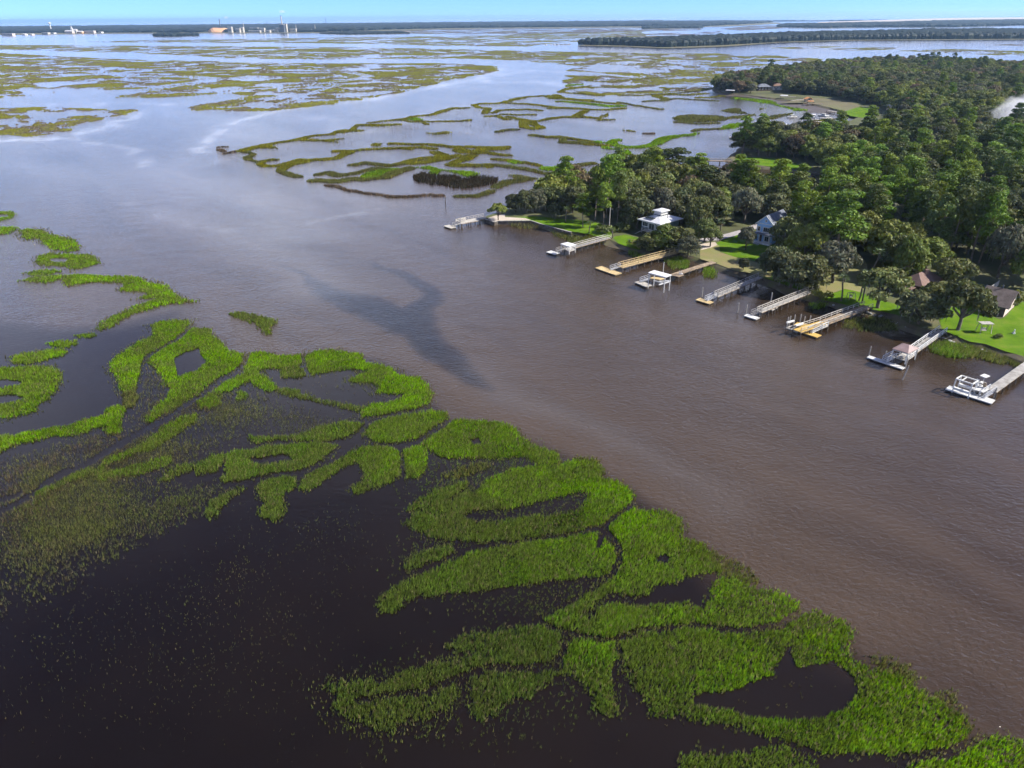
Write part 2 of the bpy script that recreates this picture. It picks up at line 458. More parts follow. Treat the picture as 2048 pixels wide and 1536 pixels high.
def build_water():
    ys = np.concatenate([np.arange(1800, 700, -7.0), np.arange(700, 150, -3.5), np.arange(150, 44, -1.5)])
    rr = [at(1024, y).y for y in ys] + [9000, 14000, 25000, 60000]
    rr = np.array([6.0, 18.0] + rr)
    az = np.concatenate([np.linspace(-180, -46, 18, endpoint=False), np.linspace(-46, 46, 310, endpoint=False), np.linspace(46, 180, 18, endpoint=False)])
    A, B = np.meshgrid(np.radians(az), rr, indexing='ij')
    X, Y = np.sin(A) * B, np.cos(A) * B
    nA, nR = X.shape
    i = np.arange(nA)[:, None]
    j = np.arange(nR - 1)[None, :]
    i2 = (i + 1) % nA
    faces = np.stack([i * nR + j, i * nR + j + 1, i2 * nR + j + 1, i2 * nR + j], -1).reshape(-1, 4)
    x, y = X.ravel(), Y.ravel()
    D = np.hypot(x, y)
    wx = x + (fbm(x / 30, y / 30, 3) - 0.5) * 16
    wy = y + (fbm(x / 30, y / 30, 9) - 0.5) * 16
    # tannin-dark water standing in the marsh, muddy water in the river
    dark = at_np(SRC('-600,600 0,600 150,640 360,612 400,640 520,705 700,705 800,735 865,800 920,835 1110,915 1260,995 1360,1050 1480,1140 1600,1215 1700,1260 1930,1450 2100,1540 2300,1640 2300,1790 -900,1790'))
    ins = inpoly(wx, wy, dark)
    sd = seg_dist(wx, wy, np.vstack([dark, dark[:1]])) * np.where(ins, -1, 1)
    t = np.clip((sd + 8) / 8, 0, 1)
    sed = 0.10 + 0.62 * t * t * (3 - 2 * t)
    # deeper into the marsh basin the water is clearer
    basin = at(350, 1300)
    sed -= 0.10 * np.exp(-((x - basin.x) ** 2 + (y - basin.y) ** 2) / 45 ** 2)
    band = at_np(SRC('880,730 960,790 1100,860 1200,920 1320,1010 1500,1120 1700,1230'))
    sed += 0.10 * np.exp(-(seg_dist(wx, wy, band) / 7) ** 2) * t
    # darker patch in mid river, set by a lower sediment value
    dark_patch = at_np(SRC('575,535 620,555 690,578 745,596 790,615 805,590 780,550 750,522 800,540 850,584 878,634 868,656 900,694 965,744 1030,784 950,769 900,749 845,727 800,704 780,679 720,649 670,621 645,599'))
    ci = inpoly(wx, wy, dark_patch)
    cs = seg_dist(wx, wy, np.vstack([dark_patch, dark_patch[:1]])) * np.where(ins * 0 + ci, -1, 1)
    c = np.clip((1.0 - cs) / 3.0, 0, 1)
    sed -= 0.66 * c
    # darker strip along the right shore, with a lower sediment value
    shore = at_np(SRC('990,470 1080,480 1180,500 1290,530 1400,560 1520,590 1640,640 1720,680 1800,700 1900,720 2100,790'))
    sed -= 0.22 * np.exp(-(seg_dist(wx, wy, shore) / 12) ** 2)
    # current lines drawn out along the flow of the river
    fl0, fl1 = at(600, 620), at(1800, 1350)
    fd = (fl1 - fl0).normalized()
    us, vs_ = wx * fd.x + wy * fd.y, -wx * fd.y + wy * fd.x
    lines = fbm(us / 70, vs_ / 6.5, 131, 4) - 0.5
    sed += (0.34 * lines + 0.16 * (fbm(us / 160, vs_ / 22, 137, 3) - .5)) * t
    sed += 0.10 * (fbm(x / 14, y / 14, 139, 4) - 0.4) * (1 - t)
    far = np.clip((D - 250) / 500, 0, 1)
    sed = sed * (1 - far) + 0.45 * far
    # drifting films of foam and fine scum, with some painted sheen
    film_sheen = np.zeros_like(x)
    streaks = [('546,222 520,232 480,243 452,255 432,272 415,290 398,302', 6, 0.42), ('398,302 440,318 400,340 320,352 300,345', 7, 0.12),
               ('280,330 350,360 430,378 500,392 540,415 520,432', 5, 0.10), ('250,405 380,445 470,462 540,490 580,520', 4, 0.12),
               ('0,208 120,209 250,207 400,210', 5, 0.5), ('0,225 140,228 260,222', 4, 0.25), ('270,222 250,240 190,262 100,278 0,282', 10, 0.5),
               ('1004,136 960,155 880,172 790,190 700,204 620,214 550,221', 9, 0.45), ('60,272 160,282 260,300 300,330', 5, 0.25),
               ('640,235 700,245 660,255 690,268 760,262', 9, 0.22), ('780,250 900,215 1020,200 1100,195', 9, 0.22),
               ('950,158 990,167 1060,163 1130,172', 9, 0.4), ('1000,150 1060,140 1130,145', 10, 0.35),
               ('660,250 720,285 800,330', 6, 0.10), ('560,430 620,445 700,430 760,420', 5, 0.14)]
    for txt, w, k in streaks:
        ln = at_np(SRC(txt))
        film_sheen = np.maximum(film_sheen, k * np.exp(-(seg_dist(wx, wy, ln) / w) ** 2))
    film_sheen *= np.clip(fbm(x / 7, y / 11, 21, 5) * 2.6 - 0.75, 0, 1)
    for txt, w, k in (('450,262 400,300 330,345 400,372 500,395 560,425 600,470', 16, 0.10), ('330,420 430,455 540,490 600,530 640,570', 10, 0.07), ('560,330 640,350 700,380 760,410', 18, 0.06), ('0,330 140,350 280,380 420,400', 14, 0.06), ('940,735 1060,795 1200,862 1320,945 1450,1030', 5, 0.03)):
        film_sheen = np.maximum(film_sheen, k * np.exp(-(seg_dist(wx, wy, at_np(SRC(txt))) / w) ** 2) * (0.5 + fbm(us / 40, vs_ / 6, 151)))  # broad pale sheen bands on the water, painted into its colour
    # wind-ruffled against sheltered water
    rip = 0.50 * t + 0.12 * (1 - t)
    rip = rip * (0.45 + 1.1 * fbm(us / 90, vs_ / 18, 33))
    rip *= 1 - 0.25 * np.clip((D - 200) / 600, 0, 1)
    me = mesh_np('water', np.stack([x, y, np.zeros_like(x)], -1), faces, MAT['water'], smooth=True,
                 extra={'sediment': np.clip(sed, 0, 1), 'film_sheen': film_sheen, 'ripple': rip})
    o = link('water', me)
    tag(o, 'broad brown tidal river paling to silver towards the sea', 'water', kind='structure')
build_water()
bed = MB()
bed.slab([(-60000, -60000), (60000, -60000), (60000, 60000), (-60000, 60000)], -0.8, -0.5)
tag(bed.build('seabed', MAT['mud']), 'dark mud bed under the river water', 'seabed', kind='structure')

# ------------------------------------------------------------------ land
from mathutils.geometry import tessellate_polygon
def smooth_outline(pts, step=6.0, jit=0.8, closed=True):
    """Catmull-Rom through world points, then small natural wobble."""
    P = [Vector((p[0], p[1])) for p in pts]
    n = len(P)
    out = []
    for i in range(n):
        a, b, c, d = P[(i - 1) % n], P[i], P[(i + 1) % n], P[(i + 2) % n]
        k = max(1, min(14, int((c - b).length / step)))
        for q in range(k):
            t = q / k
            v = 0.5 * ((2 * b) + (c - a) * t + (2 * a - 5 * b + 4 * c - d) * t * t + (3 * b - a - 3 * c + d) * t ** 3)
            v = b.lerp(c, t) * 0.5 + v * 0.5
            j = jit * min(1.0, (c - b).length / 20)
            out.append(v + Vector((random.uniform(-j, j), random.uniform(-j, j))))
    return out

def sheet(name, px, z, mat, step=6.0, jit=0.5, smooth=True, world=False):
    P = [(p.x, p.y) for p in (at(x, y, z) for x, y in px)] if not world else px
    if smooth:
        P = smooth_outline(P, step, jit)
    v = [Vector((p[0], p[1], z)) for p in P]
    tris = tessellate_polygon([v])
    me = bpy.data.meshes.new(name)
    me.from_pydata([tuple(q) for q in v], [], [tuple(t) for t in tris])
    me.update()
    bm = bmesh.new(); bm.from_mesh(me)
    bmesh.ops.recalc_face_normals(bm, faces=bm.faces)
    for f_ in bm.faces:
        if f_.normal.z < 0: f_.normal_flip()
    bm.to_mesh(me); bm.free()
    me.materials.append(mat)
    return link(name, me)

def land(name, px, z, bank, mat, bmat, label, step=8.0, jit=0.8):
    P = smooth_outline([(p.x, p.y) for p in (at(x, y, z * 0.4) for x, y in px)], step, jit)
    o = sheet(name, P, z, mat, smooth=False, world=True)
    tag(o, label, 'ground', kind='structure')
    n = len(P)
    area = sum(P[i].x * P[(i + 1) % n].y - P[(i + 1) % n].x * P[i].y for i in range(n))
    sgn = 1 if area > 0 else -1
    v, fcs = [], []
    for i in range(n):
        d = (P[(i + 1) % n] - P[i - 1])
        d = Vector((d.y, -d.x)).normalized() * sgn
        w1, w2 = bank * random.uniform(0.25, 0.55), bank * random.uniform(0.7, 1.4)
        v += [(P[i].x, P[i].y, z), (P[i].x + d.x * w1, P[i].y + d.y * w1, z * random.uniform(0.45, 0.7)), (P[i].x + d.x * w2, P[i].y + d.y * w2, -0.45)]
    for i in range(n):
        j = (i + 1) % n
        for k in range(2):
            fcs.append((i * 3 + k, i * 3 + k + 1, j * 3 + k + 1, j * 3 + k) if sgn > 0 else (i * 3 + k, j * 3 + k, j * 3 + k + 1, i * 3 + k + 1))
    me = bpy.data.meshes.new('bank')
    me.from_pydata(v, [], fcs)
    me.materials.append(bmat)
    link('bank', me, o)
    return o, [(p.x, p.y) for p in P]

LZ = 1.1
SHORE = ('972,437 988,445 1000,443 1064,442 1088,451 1142,465 1180,470 1215,480 1232,489 1262,498 1292,507 1330,512 1356,508 1400,521 1432,531 '
         '1470,545 1500,549 1532,561 1562,573 1602,587 1642,601 1664,606 1702,616 1752,624 1790,634 1812,651 1850,664 1890,664 1912,677 1940,687 '
         '1972,692 2012,707 2050,722 2200,775 2600,900 3200,700 3000,160 2500,142 2048,140 1950,134 1850,130 1740,131 1640,138 1560,148 1500,158 1450,168 '
         '1428,178 1450,186 1500,191 1560,199 1620,208 1680,222 1720,232 1700,244 1640,250 1580,256 1530,264 1505,276 1496,290 1476,304 1459,320 1475,329 '
         '1520,334 1580,340 1640,346 1670,354 1650,382 1600,396 1500,394 1440,380 1380,366 1300,356 1220,358 1150,374 1090,392 1040,412 1000,428 985,432')
ground, LAND = land('ground', SRC(SHORE), LZ, 3.0, MAT['litter'], MAT['bank'], 'wooded shore with leaf litter under the trees')
LAND = np.array(LAND)

def lawn(px, label, mat='lawn', dz=0.02, name='lawn', jit=0.5):
    return tag(sheet(name, px, LZ + dz, MAT[mat], 4.0, jit), label, name.replace('_', ' '), kind='structure')
lawn(SRC('1000,438 1040,434 1070,432 1120,438 1160,440 1200,447 1225,470 1215,478 1180,469 1142,463 1090,450 1064,441 1020,441'), 'mown lawn behind the seawall on the point')
lawn(SRC('974,437 989,443 1000,441 1062,440 1050,436 1010,434 1010,428 990,431'), 'pale sand around the lone tree on the point', 'sand', 0.04, 'sand_patch', 0.3)
lawn(SRC('1225,474 1250,469 1290,478 1280,500 1262,496 1236,487'), 'lawn strip below the house with the white roof')
lawn(SRC('1434,486 1470,470 1500,466 1530,476 1560,500 1540,530 1500,520 1462,512 1440,502'), 'bright lawn beside the blue house')
lawn(SRC('1402,494 1438,490 1440,504 1470,514 1500,522 1545,534 1540,556 1500,546 1470,541 1434,528 1402,518'), 'dry patchy grass above the bank', 'drylawn', 0.03, 'dry_grass')
lawn(SRC('1392,488 1430,484 1436,490 1404,500'), 'pale bare sand beside the road', 'sand', 0.05, 'sand_patch', 0.3)
lawn(SRC('1400,474 1434,472 1480,460 1500,452 1530,440 1600,420 1700,410 1710,416 1610,428 1540,448 1500,462 1440,480 1400,484'), 'grey lane winding through the trees', 'drive', 0.045, 'lane', 0.2)
lawn(SRC('1500,540 1540,528 1590,540 1620,560 1600,580 1560,566 1530,556'), 'shaded lawn under the bank oaks', 'lawn', 0.025)
lawn(SRC('1640,600 1660,588 1690,578 1720,584 1760,600 1810,612 1815,634 1795,630 1752,620 1702,612 1664,603'), 'bright lawn with a wooden swing frame')
lawn(SRC('1640,560 1690,520 1730,520 1740,560 1720,584 1690,578 1660,588 1644,590'), 'shady grass strip between oaks', 'drylawn', 0.03, 'dry_grass')
lawn(SRC('1880,640 1900,615 1940,610 2000,640 2048,600 2200,590 2200,740 2100,735 2048,712 2012,703 1972,688 1940,683 1912,672 1885,660'), 'wide bright lawn in front of the dark roofed house')
lawn(SRC('1470,318 1500,314 1560,318 1600,330 1590,338 1530,332 1480,326'), 'mown grass on the second point', 'lawn')
lawn(SRC('1690,222 1720,214 1752,218 1750,228 1738,236 1700,232'), 'sunlit lawn behind the far docks', 'lawn')
lawn(SRC('1560,206 1620,196 1690,200 1720,212 1690,222 1680,220 1620,206'), 'brown marshy field along the far creek', 'flat', 0.03, 'field')

mudf, _ = land('mud_flat', K8('0,285 120,262 300,262 520,268 760,300 1000,320 1260,360 1500,400 1760,470 1950,520 2060,540 1960,590 1700,600 1450,592 1300,560 1100,500 900,440 700,380 400,340 100,330'), 0.12, 3.0, MAT['mud'], MAT['mud'], 'dark tidal mud along the far creek', 10, 1.0)

# ------------------------------------------------------------------ marsh grass
TINT = {'B': (0.200, 0.395, 0.006), 'G': (0.172, 0.325, 0.010), 'M': (0.135, 0.225, 0.022), 'O': (0.195, 0.205, 0.016), 'D': (0.140, 0.155, 0.045), 'W': (0.145, 0.115, 0.080), 'K': (0.035, 0.030, 0.014)}
GX = {'v': [], 'c': [], 'n': 0}
def new_bin():
    return {'v': [], 'c': []}
near_bin, mid_bin, far_bin = new_bin(), new_bin(), new_bin()

RIVERBANK = at_np(SRC('-300,470 0,440 200,500 360,600 400,630 520,700 700,700 800,735 865,800 920,835 1110,915 1260,995 1360,1050 1480,1140 1600,1215 1700,1260 1930,1450 2100,1540 2400,1700'))
CREEKBANK = at_np(SRC('-300,760 0,700 60,720 150,730 230,790 215,850 120,880 0,900 -300,950'))
def emit_blades(binn, x, y, D, cls, hgt, nb=5, lean=0.35, thin=1.0):
    n = len(x)
    if n == 0: return
    s = np.maximum(1.0, (D / 130.0)) ** 0.9
    base = np.array(TINT[cls])
    # plants of a stand share a tone: slow patches of yellower and darker growth
    tone = fbm(x / 9, y / 9, 5)[:, None]
    tone2 = rng.random((n, 1))
    col0 = base * (0.55 + 0.75 * tone) * (0.35 + 1.25 * tone2 ** 1.3)
    col0 = col0 * (1 - 0.22 * tone2 * np.array([0, 0, 1]))
    col0[:, 0] *= 0.85 + 0.45 * rng.random(n)
    if binn is near_bin:
        # farther back from the open river the growth is poorer: olive, then straw
        back = np.clip((np.minimum(seg_dist(x, y, RIVERBANK), seg_dist(x, y, CREEKBANK)) - 7 + 14 * (fbm(x / 14, y / 14, 77) - .5)) / 26, 0, 1)[:, None] * (0.58 if cls in 'BGM' else 0.3)
        poor = np.array([0.125, 0.180, 0.040]) * (0.45 + 1.0 * tone2)
        col0 = col0 * (1 - back) + poor * back
        mott = np.clip(fbm(x / 4.5, y / 4.5, 117, 4) * 2.4 - 0.95, 0, 0.55)[:, None]
        col0 = col0 * (1 - mott) + mott * np.array([0.165, 0.200, 0.040]) * (0.45 + 0.9 * tone2)
        straw = rng.random(n) < 0.09
        col0[straw] = np.array([0.26, 0.23, 0.10]) * (0.5 + 0.8 * rng.random((straw.sum(), 1)))
    for b in range(nb):
        a = rng.random(n) * 2 * math.pi
        ln = lean * rng.random(n) ** 0.7
        h = hgt * (0.55 + 0.8 * rng.random(n)) * (0.7 + 0.6 * tone[:, 0])
        w = 0.045 * s * thin * (0.7 + 0.6 * rng.random(n))
        bx = x + (rng.random(n) - 0.5) * 0.22 * s
        by = y + (rng.random(n) - 0.5) * 0.22 * s
        wa = rng.random(n) * math.pi
        tx = bx + np.cos(a) * ln * h + 0.16 * h
        ty = by + np.sin(a) * ln * h + 0.05 * h
        p0 = np.stack([bx - np.cos(wa) * w, by - np.sin(wa) * w, np.full(n, -0.05)], -1)
        p1 = np.stack([bx + np.cos(wa) * w, by + np.sin(wa) * w, np.full(n, -0.05)], -1)
        p2 = np.stack([tx, ty, h], -1)
        binn['v'].append(np.stack([p0, p1, p2], 1).reshape(-1, 3))
        binn['c'].append(np.repeat(col0 * (0.8 + 0.4 * rng.random((n, 1))), 3, 0))

def emit_mounds(binn, x, y, size, hgt, col):
    n = len(x)
    if n == 0: return
    a0 = rng.random(n) * 6.28
    ring = []
    for k in range(4):
        a = a0 + k * math.pi / 2
        r = size * (0.7 + 0.5 * rng.random(n))
        ring.append(np.stack([x + np.cos(a) * r, y + np.sin(a) * r, np.full(n, -0.05)], -1))
    top = np.stack([x + (rng.random(n) - .5) * size * .6, y + (rng.random(n) - .5) * size * .6, hgt], -1)
    for k in range(4):
        binn['v'].append(np.stack([ring[k], ring[(k + 1) % 4], top], 1).reshape(-1, 3))
        binn['c'].append(np.repeat(col, 3, 0))

def jgrid(x0, x1, y0, y1, s):
    gx, gy = np.meshgrid(np.arange(x0, x1, s), np.arange(y0, y1, s))
    gx, gy = gx.ravel(), gy.ravel()
    return gx + (rng.random(gx.size) - .5) * s, gy + (rng.random(gy.size) - .5) * s

def bank_mask(x, y, amp=1.0):
    D = np.hypot(x, y)
    a = np.clip(D / 110, 0.8, 6) * amp
    return x + (fbm(x / (1.6 * a), y / (1.6 * a), 2, 3) - .5) * 1.1 * a, y + (fbm(x / (1.6 * a), y / (1.6 * a), 8, 3) - .5) * 1.1 * a

CUTS = [(CB, .50, '300,800 430,745 560,690 700,630 860,600 1060,577 1200,543 1270,530 1330,480 1400,430 1440,420'), (CB, .50, '1270,530 1312,590 1338,660 1312,722 1250,757 1120,765 900,790 640,825 440,850'),
 (CB, .40, '1312,722 1230,782 1130,842 1010,908 900,930'), (CB, .45, '940,930 1000,932 1110,972 1200,992 1280,1003 1461,957'), (CC, .45, '0,932 100,905 200,878 400,850 520,852 620,876 760,870 880,842 960,800 1000,780'),
 (CB, .50, '1112,975 1100,1040 1060,1112 980,1127 860,1117 740,1127 640,1172 540,1212 420,1227 310,1247 250,1260'), (CA, .65, '1447,955 1400,1002 1500,1017 1600,1012 1700,987 1800,912 1840,893'), (CA, .65, '1380,1000 1447,945 1500,908 1600,883 1720,868'),
 (CA, .70, '1390,1000 1350,1030 1290,1078 1200,1122 1060,1142 900,1185'), (CC, .45, '990,1440 1080,1492 1200,1484 1500,1495 1700,1465 1800,1405 1870,1350'), (CA, .70, '560,800 575,700 602,652 690,602 762,545 790,530'),
 (CA, .70, '992,640 978,690 905,745 840,797 760,845 640,915 500,1005 300,1115 100,1220'), (CA, .50, '1205,640 1215,700 1235,740'), (CB, .40, '415,180 425,240 435,330'), (CB, .40, '1070,1135 1080,1080 1112,980'), (CC, .40, '80,925 100,1000 60,1100'), (CC, .4, '20,380 0,430 -10,470')]
CUTS = [(at_np(C_(t_)), w_) for C_, w_, t_ in CUTS]
def grass_patch(cls, dens, hgt, px, holes=(), bin_=None, nb=5, fade=None):
    P = at_np(px)
    H_ = [at_np(h) for h in holes]
    x0, y0 = P.min(0) - 2
    x1, y1 = P.max(0) + 2
    Dm = math.hypot((x0 + x1) / 2, (y0 + y1) / 2)
    s = 0.19 * max(1.0, Dm / 130) ** 0.95
    x, y = jgrid(x0, x1, y0, y1, s)
    wx, wy = bank_mask(x, y)
    rim = seg_dist(wx, wy, np.vstack([P, P[:1]]))
    grow = 0.42 if Dm < 140 else 0.65 if Dm < 300 else 0.0
    keep = inpoly(wx, wy, P) | (rim < grow)
    for h in H_:
        keep &= ~inpoly(wx, wy, h)
    keep &= rng.random(x.size) < np.clip(np.where(inpoly(wx, wy, P), rim + grow, grow - rim) / (0.8 * max(1, Dm / 130)), 0.25, 1)
    if Dm < 300:
        for cl, cw_ in CUTS:
            if (cl[:, 0].min() < x1 + 2) and (cl[:, 0].max() > x0 - 2) and (cl[:, 1].min() < y1 + 2) and (cl[:, 1].max() > y0 - 2):
                keep &= seg_dist(wx, wy, cl) > cw_
    keep &= rng.random(x.size) < dens * np.clip(0.50 + 0.75 * fbm(x / 3.5, y / 3.5, 17), 0.3, 1)
    x, y = x[keep], y[keep]
    D = np.hypot(x, y)
    emit_blades(bin_ if bin_ is not None else (near_bin if Dm < 300 else mid_bin), x, y, D, cls, hgt, nb)
    # thin fringe just outside the stand
    if fade:
        x, y = jgrid(x0 - fade, x1 + fade, y0 - fade, y1 + fade, s * 1.6)
        wx, wy = bank_mask(x, y, 1.6)
        d = seg_dist(wx, wy, np.vstack([P, P[:1]]))
        k = (d < fade) & (rng.random(x.size) < 0.5 * (1 - d / fade))
        emit_blades(bin_ if bin_ is not None else (near_bin if Dm < 300 else mid_bin), x[k], y[k], np.hypot(x[k], y[k]), 'D', hgt * 0.8, 3)

def grass_line(cls, w, px, dens=1.0, hgt=0.7):
    P = at_np(px)
    x0, y0 = P.min(0) - w
    x1, y1 = P.max(0) + w
    Dm = math.hypot(P[:, 0].mean(), P[:, 1].mean())
    s = 0.19 * max(1.0, Dm / 130) ** 0.95
    x, y = jgrid(x0, x1, y0, y1, s)
    wx, wy = bank_mask(x, y, 0.8)
    ww = w * 0.5 * (0.55 + 0.9 * fbm(x / 22, y / 22, 41))
    keep = (seg_dist(wx, wy, P) < ww) & (rng.random(x.size) < dens)
    x, y = x[keep], y[keep]
    emit_blades(mid_bin, x, y, np.hypot(x, y), cls, hgt, 4)

